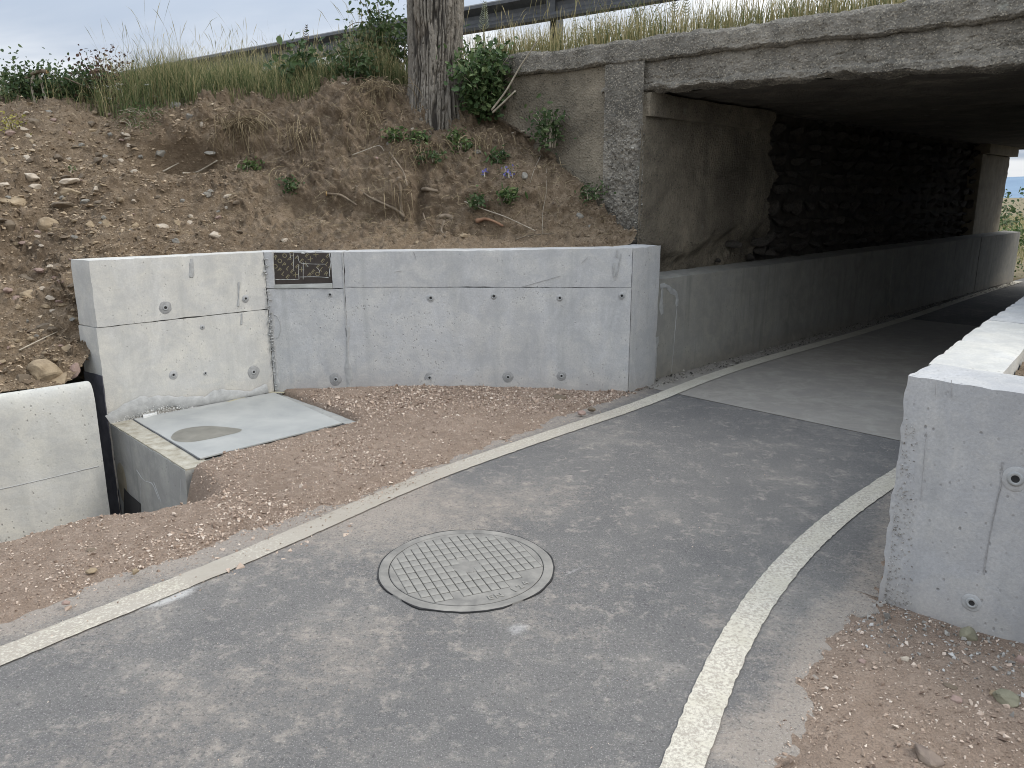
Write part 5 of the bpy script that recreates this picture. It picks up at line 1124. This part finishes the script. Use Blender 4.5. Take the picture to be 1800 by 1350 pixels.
# ================================================================== the tree
tb, tn = at(762, 196); tb = Vector((tb.x, tb.y + .22, tb.z - .15))
tree = empty('tree', tb, 'thick leaning tree trunk with furrowed grey bark on top of the bank', 'tree')
def trunkrow(h):
    c = tb + Vector((-.01 + .020 * h, .05 * h * .2, h)); rad = (.248 + .06 * smooth(.5, 0, h)) * (1 + .085 * min(h, 1.6)) if h < 1.6 else .248 * 1.136 * (1 - .05 * (h - 1.6)); return c, float(rad)
ns, nh = 320, 230
hh = np.concatenate([np.linspace(-.3, 1.75, nh - 30), np.linspace(1.8, 4.2, 30)]); ang = np.arange(ns) / ns * 2 * math.pi
Vt = []; Tt = []
for h in hh:
    c, rad = trunkrow(h); Vt.append(np.stack([c.x + np.cos(ang) * rad, c.y + np.sin(ang) * rad, np.full(ns, c.z)], 1))
Vt = np.stack(Vt); A3 = np.stack([np.cos(ang)[None] * np.ones((nh, 1)), np.sin(ang)[None] * np.ones((nh, 1)), hh[:, None] * np.ones((1, ns))], -1)
wv = A3 + .05 * np.stack([fbm(A3 * 3.3, 3, 701), fbm(A3 * 3.3, 3, 702), fbm(A3 * 3.3, 3, 703)], -1)
f1 = np.abs(vnoise(wv * np.array([9.5, 9.5, 1.3]), 705)); f2 = np.abs(vnoise(wv * np.array([15, 15, 2.6]), 707)); f3 = np.abs(vnoise(wv * np.array([13, 13, 15.0]), 709))
furrow = np.minimum(smooth(0, .26, f1), .30 + .70 * smooth(0, .16, f2)); furrow = np.minimum(furrow, .50 + .50 * smooth(0, .10, f3))
dispb = (-.032 * (1 - furrow) + .006 * fbm(A3 * np.array([14, 14, 5]), 4, 711) + .012 * fbm(A3 * 2, 2, 713))
nrm = np.stack([np.cos(ang), np.sin(ang), ang * 0], 1)[None]
Vt = Vt + nrm * dispb[..., None]
jj, ii = np.meshgrid(np.arange(nh - 1), np.arange(ns), indexing='ij'); a0 = jj * ns + ii; a1 = jj * ns + (ii + 1) % ns
tk = mesh('trunk', Vt.reshape(-1, 3), np.stack([a0, a1, a1 + ns, a0 + ns], -1).reshape(-1, 4), M['bark'], tree, True, tint=np.clip(furrow, 0, 1).reshape(-1))
top = trunkrow(4.15)[0]
lim = MB(); tips = []
for i in range(7):
    a = i * 2.4 + .3; d_ = Vector((math.cos(a) * rnd.uniform(.8, 1.5), math.sin(a) * rnd.uniform(.8, 1.5), rnd.uniform(1.2, 2.4)))
    q0 = top - Vector((0, 0, .25)); q1 = q0 + d_ * .5 + Vector((0, 0, .2)); q2 = q0 + d_ * 1.2; q3 = q0 + d_ * 1.9
    lim.tube([q0, q1, q2, q3], [.14, .10, .06, .02], 8); tips += [q1, q2, q3]
lim.build('limbs', M['root'], tree)

def leaves(name, C_, N_, size, mat, parent, seed, shape='oak', kind=None):
    """many small folded leaves: centres, normals, sizes"""
    q = np.random.RandomState(seed); n = len(C_); size = np.broadcast_to(size, (n,))
    if shape == 'oak': outl = np.array([(0, -.5), (.22, -.25), (.15, -.1), (.34, .1), (.22, .22), (.2, .4), (0, .52), (-.2, .4), (-.22, .22), (-.34, .1), (-.15, -.1), (-.22, -.25)])
    elif shape == 'long': outl = np.array([(0, -.5), (.13, -.15), (.12, .2), (0, .55), (-.12, .2), (-.13, -.15)])
    else: outl = np.array([(0, -.5), (.27, -.25), (.30, .1), (0, .52), (-.30, .1), (-.27, -.25)])
    m_ = len(outl); h = m_ // 2
    N_ = N_ / (np.linalg.norm(N_, axis=1, keepdims=True) + 1e-9); T_ = q.normal(size=(n, 3)); T_ -= N_ * (T_ * N_).sum(1, keepdims=True); T_ /= np.linalg.norm(T_, axis=1, keepdims=True); B_ = np.cross(N_, T_)
    fold = .18
    L = outl[None, :, 0, None] * T_[:, None] + outl[None, :, 1, None] * B_[:, None] + (np.abs(outl[:, 0]) * fold - .12 * outl[:, 1] ** 2)[None, :, None] * N_[:, None]
    V_ = (C_[:, None] + L * size[:, None, None]).reshape(-1, 3)
    right_ = np.arange(0, h + 1); left_ = np.concatenate([[0], np.arange(h, m_)][0:2])
    left_ = np.array([0] + list(range(h, m_)))
    off = (np.arange(n) * m_)[:, None]
    Fs = [right_[None] + off, left_[None] + off]
    t = q.rand(n); o = mesh(name, V_, Fs, mat, parent, False, np.concatenate([t, t]))
    if kind: o['kind'] = kind
    return o
tips = np.array([tuple(t) for t in tips]); cc = np.repeat(tips, 260, 0) + r.normal(scale=.55, size=(len(tips) * 260, 3))
leaves('crown', cc, r.normal(size=cc.shape), .10, M['leaf_oak'], tree, 3)

# ================================================================== grass
def blades(name, P_, hgt, wid, mat, seed, lean=.35, label=None, head=False):
    q = np.random.RandomState(seed); n = len(P_); a = q.uniform(0, 2 * math.pi, n); b = q.uniform(0, 2 * math.pi, n); ln_ = q.uniform(.05, 1, n) * lean
    hgt = np.broadcast_to(hgt, (n,)); wid = np.broadcast_to(wid, (n,)); side = np.stack([np.cos(a), np.sin(a), a * 0], 1); dir_ = np.stack([np.cos(b), np.sin(b), b * 0], 1)
    V_ = []; lv = ((0, 1.0), (.35, .9), (.72, .62)) if not head else ((0, .5), (.5, .4), (.80, .3))
    for t, w_ in lv:
        c = P_ + dir_ * (ln_ * hgt * t ** 2)[:, None] + np.array([0, 0, 1.0]) * (hgt * t * (1 - .12 * ln_ * t))[:, None]
        V_ += [c - side * (wid * w_ / 2)[:, None], c + side * (wid * w_ / 2)[:, None]]
    if head:
        c = P_ + dir_ * (ln_ * hgt * .92 ** 2)[:, None] + np.array([0, 0, 1.0]) * (hgt * .90)[:, None]; V_ += [c - side * (wid * .75)[:, None], c + side * (wid * .75)[:, None]]
    V_.append(P_ + dir_ * (ln_ * hgt)[:, None] + np.array([0, 0, 1.0]) * (hgt * (1 - .12 * ln_))[:, None])
    k_ = len(V_); V_ = np.stack(V_, 1).reshape(-1, 3); off = (np.arange(n) * k_)[:, None]; quads = [np.array([[2 * i, 2 * i + 1, 2 * i + 3, 2 * i + 2]]) + off for i in range((k_ - 1) // 2 - 1)]
    tri = np.array([[k_ - 3, k_ - 2, k_ - 1]]) + off; t = q.rand(n)
    o = mesh(name, V_, quads + [tri], mat, None, False, np.concatenate([t] * (len(quads) + 1)))
    return tag(o, label, 'grass', None, 'stuff')
# crest of the bank: everything behind the edge of the bare earth
gi = r.randint(0, na, 150000); gj = r.randint(int(nb * .30), nb, 150000); gp = BANK[gi, gj]
gu_, gv_ = UV(gp[:, 0], gp[:, 1])
d_ = np.stack([gp[:, 0], gp[:, 1]], 1)
fw = gp[:, 1] * math.cos(PITCH) - (gp[:, 2] - EYE) * math.sin(PITCH); upc = gp[:, 1] * math.sin(PITCH) + (gp[:, 2] - EYE) * math.cos(PITCH)
gpx = 900 + F * gp[:, 0] / fw; gpy = 675 - F * upc / fw
crestY = np.interp(gpx, [-200, 0, 200, 330, 450, 600, 660, 700, 780, 860, 900], [7.9, 7.95, 8.15, 8.1, 8.1, 8.05, 8.15, 8.3, 8.35, 8.1, 8.0]) + .12 * fbm(gp * 2.4, 3, 811)
behind = gp[:, 1] > crestY
vis = (gpx > -320) & (gpx < 930) & (gp[:, 1] < 13.5)
gok = np.where(behind & vis)[0]; gr_ = gp[gok]; gx_ = gpx[gok]
dns = smooth(-.6, .3, fbm(gr_ * 1.3, 3, 813)); pick = r.rand(len(gok)) < .35 + .65 * dns
gr_, gx_ = gr_[pick], gx_[pick]
taper = np.interp(gx_, [-300, 60, 190, 260, 420, 560, 660, 720, 800, 900], [.5, .5, .75, .95, .8, .9, .75, .45, .5, .75])
nG = len(gr_)
sel = r.rand(nG) < .80
hm_ = .62 + .75 * smooth(-.5, .6, fbm(gr_ * np.array([1.9, 1.9, .3]), 3, 819)); taper = taper * hm_
blades('grass', gr_[sel], (.14 + .34 * r.rand(sel.sum())) * taper[sel], .0065, M['grass_green'], 21, .9, 'rank green grass along the crest of the bank')
sel2 = (r.rand(nG) < .22)
blades('grass', gr_[sel2], (.26 + .36 * r.rand(sel2.sum())) * taper[sel2], .005, M['grass_dry'], 22, .6, 'dry yellow grass along the crest of the bank')
sel3 = (r.rand(nG) < .022) & (gx_ > 170)
blades('grass', gr_[sel3], (.48 + .42 * r.rand(sel3.sum())) * taper[sel3], .0045, M['grass_dry'], 23, .5, 'tall thin seeding grass stalks along the crest of the bank', head=True)
# along the bridge edge
n_ = 12000; v_ = r.uniform(-6.6, .8, n_); o_ = .05 + 1.1 * r.rand(n_) ** 1.3; gb = WA(faceu(v_, o_), v_, 2.88 + .03 * o_)
pick = r.rand(n_) < .35 + .65 * smooth(-.4, .4, fbm(gb * 1.5, 3, 815)); gb = gb[pick]; v_ = v_[pick]
low = np.interp(v_, [-6.5, -5.6, -4, -2.5, 0], [.85, .85, .80, .72, .6]); nB = len(gb)
s1 = r.rand(nB) < .30; blades('grass', gb[s1], (.12 + .22 * r.rand(s1.sum())) * low[s1], .006, M['grass_green'], 24, .5, 'green grass on top of the bridge cornice')
s2 = r.rand(nB) < .75; blades('grass', gb[s2], (.16 + .32 * r.rand(s2.sum())) * low[s2], .0055, M['grass_dry'], 25, .45, 'dry straw-coloured grass on top of the bridge cornice')
s3 = r.rand(nB) < .03; blades('grass', gb[s3], (.45 + .35 * r.rand(s3.sum())) * low[s3], .005, M['grass_dry'], 26, .4, 'tall seeding stalks on top of the bridge cornice', head=True)
# far verge beyond the underpass
n_ = 9000; u_ = 18.2 + 70 * r.rand(n_) ** 1.6; v_ = r.uniform(-16, -4.7, n_)
blades('grass', WA(u_, v_, np.full(n_, -.03)), .20 + .40 * r.rand(n_), .012 + .0006 * (u_ - 18), M['grass_dry'], 27, .5, 'dry grass in the field beyond the underpass')

# ================================================================== bushes, weeds, roots
def bush(name, label, cat, base, stems, nleaf, lsize, mat, spread, height, seed, shape='oak', stemmat='twig', droop=.3, big=0, lean=Vector((0, 0, 0)), group=None, rad=.006, clump=.10, low=.3):
    q = np.random.RandomState(seed); root_ = empty(name, base, label, cat, group); C_ = []
    for i in range(stems):
        a = q.uniform(0, 6.28); rr = q.uniform(.15, 1) ** .7; hgt = height * q.uniform(.55, 1.05) * (1 - .35 * rr)
        tipv = Vector((math.cos(a) * spread * rr, math.sin(a) * spread * rr * .8, hgt)) + lean * rr
        p0 = base + Vector((math.cos(a) * .05, math.sin(a) * .05, -.04)); p1_ = base + tipv * .5 + Vector((0, 0, hgt * .15)); p2_ = base + tipv + Vector((0, 0, -droop * spread * rr * .3))
        mb = MB(); pts_ = spline([p0, p1_, p2_], 9); mb.tube(pts_, np.linspace(rad, rad * .35, 9), 5); mb.build('stem', M[stemmat], root_)
        for t in np.linspace(low, 1, 8): C_.append(pts_[int(t * 8)])
    C_ = np.array(C_); c = C_[q.randint(0, len(C_), nleaf)] + q.normal(scale=clump, size=(nleaf, 3)) * np.array([1, .8, .8])
    Nn_ = q.normal(size=(nleaf, 3)) + np.array([0, -.5, .9])
    leaves('foliage', c[big:], Nn_[big:], lsize * q.uniform(.55, 1.15, nleaf - big), M[mat], root_, seed, shape)
    for i in range(big):      # the leaves large enough to pick apart
        l_ = leaves('leaf', c[i:i + 1] + np.array([[0, -.04, .02]]), Nn_[i:i + 1] + np.array([[0, -.8, 0]]), lsize * q.uniform(.95, 1.35), M[mat], root_, seed + i + 1, shape)
    return root_
def on(px, py, dy=0.0):
    loc, nor = at(px, py); return Vector((loc.x, loc.y + dy, drop(loc.x, loc.y + dy) if dy else loc.z))
bush('oak_bush', 'leafy oak sapling with lobed leaves between the trunk and the bridge', 'bush', Vector(pY(850, 188, 7.86)), 20, 2300, .068, 'leaf_oak', .34, .74, 41, 'oak', 'twig', .5, 90, Vector((.04, -.10, -.05)), clump=.085, low=.15)
bush('bramble_bush', 'dark leafy bramble bush leaning against the left of the trunk', 'bush', on(668, 136, .2), 18, 2600, .056, 'leaf_dark', .44, .95, 42, 'oval', 'twig_dark', .3, 60, Vector((.06, 0, .05)), clump=.095)
bush('broad_leaf_weed', 'broad-leaved green plant standing in the grass in the middle of the crest', 'plant', on(520, 160, .15), 10, 520, .08, 'leaf_oak', .25, .55, 43, 'oval', 'twig', .2, 45, clump=.07)
bush('bramble_bush', 'low dark green bush at the left end of the crest', 'bush', on(12, 184, .35), 10, 1400, .045, 'leaf_dark', .38, .44, 44, 'oval', 'twig_dark', .3, 0, clump=.09)
bush('bramble_bush', 'dense green bramble behind the cut stems on the crest', 'bush', on(85, 184, .35), 12, 1700, .045, 'leaf_dark', .45, .36, 45, 'oval', 'twig_dark', .3, 0, clump=.10)
bush('withered_bramble', 'withered bramble with dark reddish leaves left of the tall grass', 'bush', on(150, 183, .3), 15, 800, .045, 'leaf_dead', .42, .52, 46, 'oval', 'twig_dark', .4, 0, clump=.08)
bush('weed', 'green leafy shrub right of the broad-leaved plant on the crest', 'plant', on(610, 150, .2), 10, 800, .05, 'leaf_dark', .30, .45, 47, 'oval', 'twig', .3, 20, clump=.08)
bush('weed', 'leafy weed hanging over the lip of the bank above the hollow', 'plant', on(262, 200), 9, 700, .026, 'leaf_fresh', .24, .16, 48, 'long', 'twig', .8, 0, Vector((-.08, -.10, -.05)), clump=.07)
bush('weed', 'low fine-leaved weed under the leafy one, left of the hollow', 'plant', on(240, 222), 7, 320, .026, 'leaf_fresh', .22, .12, 49, 'long', 'twig', .8, 0, Vector((0, -.08, 0)), clump=.06)
bush('weed', 'yellowish-green wild plant at the left edge of the slope', 'plant', on(22, 228), 6, 150, .03, 'leaf_yellow', .14, .15, 50, 'oval', 'twig', .5, 0, clump=.05)
bush('weed', 'tiny green seedling alone on the left slope', 'plant', on(130, 300), 4, 40, .022, 'leaf_fresh', .06, .05, 51, 'oval', 'twig', .5, 0, clump=.025)
bush('weed', 'dark green weed growing out of the bridge wall joint', 'plant', on(966, 272) + Vector((0, -.03, .1)), 9, 300, .05, 'leaf_dark', .17, .42, 52, 'oak', 'twig', .5, 20, clump=.06)
bush('weed', 'small green plant at the edge of the pebbly pier', 'plant', on(1042, 348) + Vector((0, -.03, .02)), 7, 170, .038, 'leaf_dark', .13, .13, 53, 'oak', 'twig', .6, 0, clump=.05)
bush('weed', 'yellow-green plant on the pier foot beside the small green plant', 'plant', on(1066, 345) + Vector((0, -.03, .0)), 5, 90, .03, 'leaf_fresh', .10, .10, 54, 'oval', 'twig', .6, 0, clump=.04)
for i, (px, py, s_, lb, mt_, sh_) in enumerate(((700, 240, .13, 'leafy tuft under the tree foot, left of the others', 'leaf_fresh', 'oval'), (735, 246, .11, 'second leafy tuft under the tree foot, with dry stalks', 'leaf_fresh', 'oval'), (752, 278, .15, 'wide leafy tuft hanging in the middle of the bank', 'leaf_dark', 'oval'),
        (818, 262, .13, 'upright leafy tuft under the oak sapling', 'leaf_fresh', 'oval'), (882, 280, .13, 'long-leaved tuft above the blue flowers', 'leaf_oak', 'long'), (800, 240, .10, 'small leafy tuft between the tree foot and the oak sapling', 'leaf_fresh', 'oval'),
        (895, 345, .09, 'pale green trailing stem below the blue flowers', 'leaf_fresh', 'long'), (445, 292, .07, 'small green plant on the root below the dry roots', 'leaf_fresh', 'oval'), (508, 328, .08, 'green sprig hanging beside pale rootlets', 'leaf_dark', 'oval'), (840, 355, .09, 'sparse green sprig beside the long fallen twig', 'leaf_dark', 'oval'),
        (905, 215, .12, 'weed on the slope between the oak sapling and the bridge wall', 'leaf_fresh', 'long'), (660, 30, .0, '', '', ''))):
    if not s_: continue
    bush('weed', lb, 'plant', on(px, py) + Vector((0, -.02, 0)), 7, 130, .045 if sh_ != 'long' else .075, mt_, s_, s_ * .9, 60 + i, sh_, 'twig', .9, 0, Vector((0, -.06, -.03)), clump=.04)
# blue flowers
fl = bush('blue_flower', 'blue wild flower with green stems half-way up the bank', 'flower', on(893, 306) + Vector((0, -.03, .0)), 6, 60, .03, 'leaf_fresh', .09, .10, 81, 'long', 'twig', .8, 0, clump=.04)
c = np.array(on(893, 306)) + np.array([0, -.09, .02]) + rs.normal(scale=.028, size=(24, 3)); leaves('blossom', c, rs.normal(size=(24, 3)) + np.array([0, -1, 0]), .026, M['petal_blue'], fl, 82, 'oval')
fl = bush('blue_flower', 'smaller blue flower left of the larger blue flower', 'flower', on(851, 304) + Vector((0, -.03, 0)), 3, 14, .025, 'leaf_fresh', .04, .05, 83, 'long', 'twig', .8, 0, clump=.02)
c = np.array(on(851, 304)) + np.array([0, -.06, .01]) + rs.normal(scale=.015, size=(14, 3)); leaves('blossom', c, rs.normal(size=(14, 3)) + np.array([0, -1, 0]), .024, M['petal_blue'], fl, 84, 'oval')
fl = bush('yellow_flower', 'small yellow flower beside the weed on the bridge wall', 'flower', on(938, 240) + Vector((0, -.04, .10)), 2, 8, .03, 'leaf_fresh', .04, .08, 85, 'long', 'twig', .8, 0, clump=.02)
c = np.array(on(938, 240)) + np.array([0, -.06, .17]) + rs.normal(scale=.012, size=(12, 3)); leaves('blossom', c, rs.normal(size=(12, 3)) + np.array([0, -1, 0]), .024, M['petal_yellow'], fl, 86, 'oval')
# white umbels in the grass
first = None
for i in range(34):
    px, py = rnd.uniform(165, 385), rnd.uniform(146, 176); k_ = gok[rnd.randrange(len(gok))]
    if i > 24: px, py = rnd.uniform(820, 900), rnd.uniform(55, 120)
    d_ = ray(px, py); Y_ = rnd.uniform(8.2, 8.8); p = Vector(pY(px, py, Y_)); g_ = drop(p.x, p.y)
    if first is None:
        mb = MB(); mb.tube([(0, 0, -1), (.01, 0, -.5), (0, 0, 0)], [.0025, .002, .0015], 4); stem_me = mb.build('stem', M['thistle']); 
        dome = leaves('umbel', np.stack([rs.normal(scale=.018, size=22), rs.normal(scale=.018, size=22), rs.normal(scale=.003, size=22)], 1), rs.normal(size=(22, 3)) * .3 + np.array([0, 0, 1]), .016, M['petal_white'], None, 90, 'oval'); first = (stem_me.data, dome.data)
        bpy.data.objects.remove(stem_me); bpy.data.objects.remove(dome)
    e = bpy.data.objects.new('yarrow', None); COL.objects.link(e); e.location = p; tag(e, 'white umbel flower standing in the grass of the crest' if i <= 24 else 'white umbel flower beside the guardrail post', 'flower', 'white umbels in the grass' if i <= 24 else 'white umbels by the guardrail')
    s0 = bpy.data.objects.new('stem', first[0]); COL.objects.link(s0); s0.parent = e; s0.scale = (1, 1, max(.05, p.z - g_ + .03))
    s1 = bpy.data.objects.new('umbel', first[1]); COL.objects.link(s1); s1.parent = e; s1.scale = (.8 + .5 * rnd.random(),) * 3; s1.rotation_euler = (rnd.uniform(-.2, .3), 0, rnd.uniform(0, 6))
# grey-green seed spikes (like thistles) against the sky
def spike(px, py0, py1, Y_, label, n_=13, wid=.05, mat='thistle'):
    p0 = Vector(pY(px, py0, Y_)); p1_ = Vector(pY(px + 2, py1, Y_)); g_ = min(drop(p0.x, p0.y), p0.z) - .03; e = empty('seed_spike', (p0.x, p0.y, g_), label, 'plant')
    mb = MB(); mb.tube([(p0.x, p0.y, g_), p0, p1_], [.005, .004, .002], 5); mb.build('stem', M[mat], e); mb = MB()
    for i in range(n_):
        t = i / (n_ - 1); c = p0.lerp(p1_, t); w_ = wid * (1.1 - .75 * t)
        for s_ in (-1, 1):
            a = rnd.uniform(-.6, .6); d_ = Vector((s_ * math.cos(a) * w_, math.sin(a) * w_, w_ * .35)); mb.tube([c, c + d_ * .6 + Vector((0, 0, .0)), c + d_ + Vector((0, 0, w_ * .4))], [.004, .005, .002], 4)
    mb.build('spikelets', M[mat], e)
spike(850, 52, 4, 8.5, 'grey-green feathery seed spike just right of the trunk', 14, .055)
spike(537, 72, 45, 8.5, 'dark feathery seed spike above the broad-leaved plant', 8, .035, 'twig_dark')
spike(490, 78, 62, 8.6, 'smaller dark seed spike left of the feathery one', 6, .025, 'twig_dark')
spike(1185, 30, -12, 7.9, 'grey-green seed spike on the bridge, left of its neighbour', 10, .05); spike(1205, 28, -20, 8.0, 'grey-green seed spike on the bridge, tallest there', 10, .05)
bush('weed', 'leafy green weed on the bridge top left of the seed spikes', 'plant', Vector(pY(1130, 50, 7.8)), 9, 300, .03, 'leaf_fresh', .28, .34, 120, 'long', 'thistle', .2, 0, clump=.06)
bush('weed', 'green weed on the bridge top by the guardrail post', 'plant', Vector(pY(1045, 70, 8.0)), 9, 330, .03, 'leaf_fresh', .24, .30, 121, 'long', 'thistle', .2, 0, clump=.06)
# far shrub beyond the underpass
bush('shrub', 'green shrub at the far mouth of the underpass', 'bush', Vector(W(18.6, -4.55, -.03)), 14, 900, .07, 'leaf_fresh', .55, .75, 122, 'oval', 'twig', .3, 0, clump=.14)

bush('shrub', 'dark green shrub farther along the field beyond the underpass', 'bush', Vector(W(27, -6.4, -.03)), 14, 700, .12, 'leaf_fresh', 1.2, 1.1, 123, 'oval', 'twig', .3, 0, clump=.3)
bush('shrub', 'distant green bush at the field edge beyond the underpass', 'bush', Vector(W(44, -11, -.03)), 14, 700, .2, 'leaf_dark', 2.2, 1.8, 124, 'oval', 'twig', .3, 0, clump=.5)
# ---- roots and twigs
def root(name, pts, r0, r1, mat, label, cat, lift=.5, sides=8, off=.02, sag=None):
    P3 = []
    for i, (px, py) in enumerate(pts):
        loc, nor = at(px, py); P3.append(loc + nor * (off * (1 if 0 < i < len(pts) - 1 else lift)))
    c = spline(P3, max(14, 5 * len(pts))); mb = MB(); mb.tube(c, np.linspace(r0, r1, len(c)) * (.55 if sides > 6 else .8) * (1 + .25 * vnoise(c * 14, 5)), sides, .5, .3); o = mb.build(name, M[mat]); return tag(o, label, cat), c
rt, c = root('cut_root', [(572, 342), (595, 340), (615, 347), (627, 358)], .024, .012, 'root', 'sawn-off root with a yellow end low on the bank', 'root', 1.0, 10, .035)
mb = MB(); e_ = Vector(c[0]); mb.tube([e_ + Vector((-.004, -.002, 0)), e_ + Vector((.004, 0, 0))], [.021, .021], 10); mb.build('cut_end', M['cutwood'], rt)
root('root', [(625, 328), (650, 345), (680, 358), (700, 370), (712, 382)], .016, .026, 'root', 'long root running down the bank to the right of the cut root', 'root', .6, 9, .022)
root('root', [(690, 270), (700, 290), (708, 310), (712, 330)], .018, .012, 'root', 'splintered grey root hanging steeply in mid-bank', 'root', .9, 8, .035)
root('root', [(702, 312), (703, 345), (706, 370), (712, 388)], .034, .028, 'root', 'thick flat root plunging to the foot of the bank', 'root', .4, 9, .012)
root('root', [(742, 337), (755, 334), (770, 337)], .030, .026, 'root', 'stubby pale root end in the middle of the bank', 'root', .8, 10, .03)
root('root', [(749, 373), (752, 386), (756, 398)], .012, .007, 'root', 'thin root hanging at the bank foot, left of the root ball', 'root', 1, 7, .04)
root('root', [(780, 392), (781, 405), (782, 416)], .018, .013, 'root', 'short thick root hanging under the root ball', 'root', 1, 8, .05)
root('root', [(773, 382), (785, 378), (797, 386)], .04, .035, 'root', 'knobbly root ball at the bank foot', 'root', .4, 9, .015)
root('root', [(838, 388), (855, 384), (872, 390), (886, 396)], .036, .016, 'root_red', 'reddish broken root at the bank foot below the long twig', 'root', .8, 9, .03)
root('root', [(285, 302), (300, 292), (314, 285)], .010, .006, 'twig', 'pale crooked root in the dark hollow', 'root', 1, 6, .04); root('root', [(325, 310), (345, 302), (362, 295), (378, 284)], .011, .008, 'twig', 'longer pale root under the dark hollow', 'root', 1, 6, .04)
root('root', [(412, 308), (418, 290), (428, 282), (442, 284)], .016, .010, 'root', 'bent root stub below the fan of dry roots', 'root', 1, 7, .04); root('root', [(505, 268), (518, 260), (528, 254)], .010, .007, 'root', 'brown root stub beside the hanging yellow rootlets', 'root', 1, 6, .04)
root('twig', [(820, 360), (850, 373), (890, 388), (945, 413)], .007, .004, 'twig', 'long pale twig lying aslant at the bank foot', 'twig', 1, 6, .05); root('twig', [(905, 422), (930, 416), (950, 413), (975, 412)], .006, .005, 'twig_dark', 'thin brown twig lying behind the wall crown', 'twig', 1, 6, .02)
root('twig', [(952, 246), (945, 275), (938, 300), (930, 325)], .005, .003, 'twig', 'thin bent stem hanging below the weed on the bridge wall', 'twig', 1, 5, .04); root('twig', [(955, 300), (958, 340), (957, 380), (957, 412)], .003, .002, 'twig', 'hair-thin straight root hanging by the pier', 'twig', 1, 4, .05)
root('twig', [(628, 275), (665, 263), (685, 265)], .006, .004, 'twig', 'pale twig stuck out of the bank above the splintered root', 'twig', 1, 6, .06)
root('twig', [(38, 622), (75, 601), (108, 585)], .006, .004, 'twig', 'pale stick lying on the stones beside the wing wall end', 'twig', 1, 6, .03)
root('twig', [(900, 228), (925, 236), (957, 245)], .009, .006, 'twig', 'bleached stick lying against the foot of the bridge wall', 'twig', 1, 6, .05)
def stick(pts, Y0, Y1, r0, r1, mat, label, sides=6):
    P3 = [Vector(pY(px, py, Y0 + (Y1 - Y0) * i / (len(pts) - 1))) for i, (px, py) in enumerate(pts)]; mb = MB(); c = spline(P3, 24); mb.tube(c, np.linspace(r0, r1, 24), sides, .5, .12); return tag(mb.build('stick', M[mat]), label, 'stick')
s_ = stick([(864, 194), (890, 160), (915, 115), (930, 95), (946, 68)], 7.72, 7.5, .011, .006, 'twig', 'long bleached stick leaning up beside the bridge cornice')
stick([(866, 198), (885, 180), (906, 160)], 7.70, 7.55, .010, .008, 'twig', 'short pale stick below the long bleached stick')
for i, (pts, lb) in enumerate((([(62, 182), (57, 160), (55, 145), (62, 126)], 'grey cut stem on the left crest, left of its twin'), ([(82, 182), (76, 158), (72, 140), (68, 128)], 'grey cut stem on the left crest, right of its twin'))): stick(pts, 8.15, 8.2, .013, .014, 'twig', lb)
sb = stick([(45, 138), (60, 128), (72, 124), (83, 127)], 8.2, 8.15, .014, .022, 'root', 'short sawn branch lying on top of the cut stems'); 
mb = MB(); e_ = Vector(pY(83.5, 127, 8.15)); mb.tube([e_ - Vector((.004, 0, 0)), e_ + Vector((.005, 0, 0))], [.021, .021], 9); mb.build('cut_end', M['cutwood'], sb)
stick([(112, 136), (135, 146), (160, 156)], 8.15, 8.3, .008, .006, 'twig_dark', 'brown broken branch lying aslant in the withered bramble')
stick([(640, 12), (626, -12), (618, -25)], 8.4, 8.4, .004, .003, 'twig_dark', 'thin dark twig rising from the bramble into the sky'); stick([(608, 50), (622, 40), (645, 38)], 8.4, 8.4, .004, .003, 'twig_dark', 'thin dark twig jutting left from the bramble')
# tufts of dry hanging roots
def tuft(px, py, n_, length, fan, label, seed, width=.0035, mat='straw', out=.10):
    q = np.random.RandomState(seed); loc, nor = at(px, py); e = empty('root_tuft', loc, label, 'roots'); mb = MB()
    for i in range(n_):
        a = q.uniform(-fan, fan); L_ = length * q.uniform(.2, 1.1); s_ = loc + Vector((q.normal() * .11, q.normal() * .03, q.normal() * .045)) + nor * .02
        p1_ = s_ + Vector((math.sin(a) * L_ * .35, -out * q.uniform(.4, 1.2), -L_ * .18 * q.uniform(-1, 1))); p2_ = s_ + Vector((math.sin(a) * L_ * .7, -out * q.uniform(.5, 1.4), -math.cos(a) * L_ * .55)); p3_ = s_ + Vector((math.sin(a) * L_ * .8 + q.normal() * .03, -out * q.uniform(.2, 1.1), -math.cos(a) * L_))
        mb.tube(spline([s_, p1_, p2_, p3_], 9), np.linspace(width, width * .5, 9), 4, q.rand())
    mb.build('rootlets', M['straw'], e); return e
tuft(440, 215, 110, .48, 1.1, 'large fan of dry yellow roots hanging under the crest', 1); tuft(535, 225, 40, .36, .5, 'bundle of dry yellow rootlets right of the large fan', 2); tuft(400, 210, 45, .30, 1.4, 'sparse dry roots reaching left of the large fan', 3)
tuft(660, 150, 90, .42, 1.2, 'tangle of grey dry grass at the left of the trunk foot', 4, .003); tuft(645, 195, 45, .60, .8, 'long thin rootlets combed down the bank left of the trunk', 5, .0025); tuft(720, 262, 45, .28, .8, 'dry stalks hanging between the leafy tufts', 6, .003)
tuft(492, 305, 12, .20, .4, 'pale rootlets hanging below the green sprig', 7); tuft(712, 335, 14, .34, .3, 'straw-like rootlets hanging beside the thick root', 8, .003); tuft(760, 255, 40, .26, .9, 'dry stalks over the wide leafy tuft', 9, .003); tuft(855, 245, 36, .28, 1.0, 'dry stalks beside the oak sapling', 10, .003)
tuft(875, 200, 36, .35, 1.2, 'dry twigs tangled right of the oak sapling', 11, .003); tuft(965, 290, 10, .2, .7, 'thin dry stalks below the weed on the bridge wall', 12, .003)
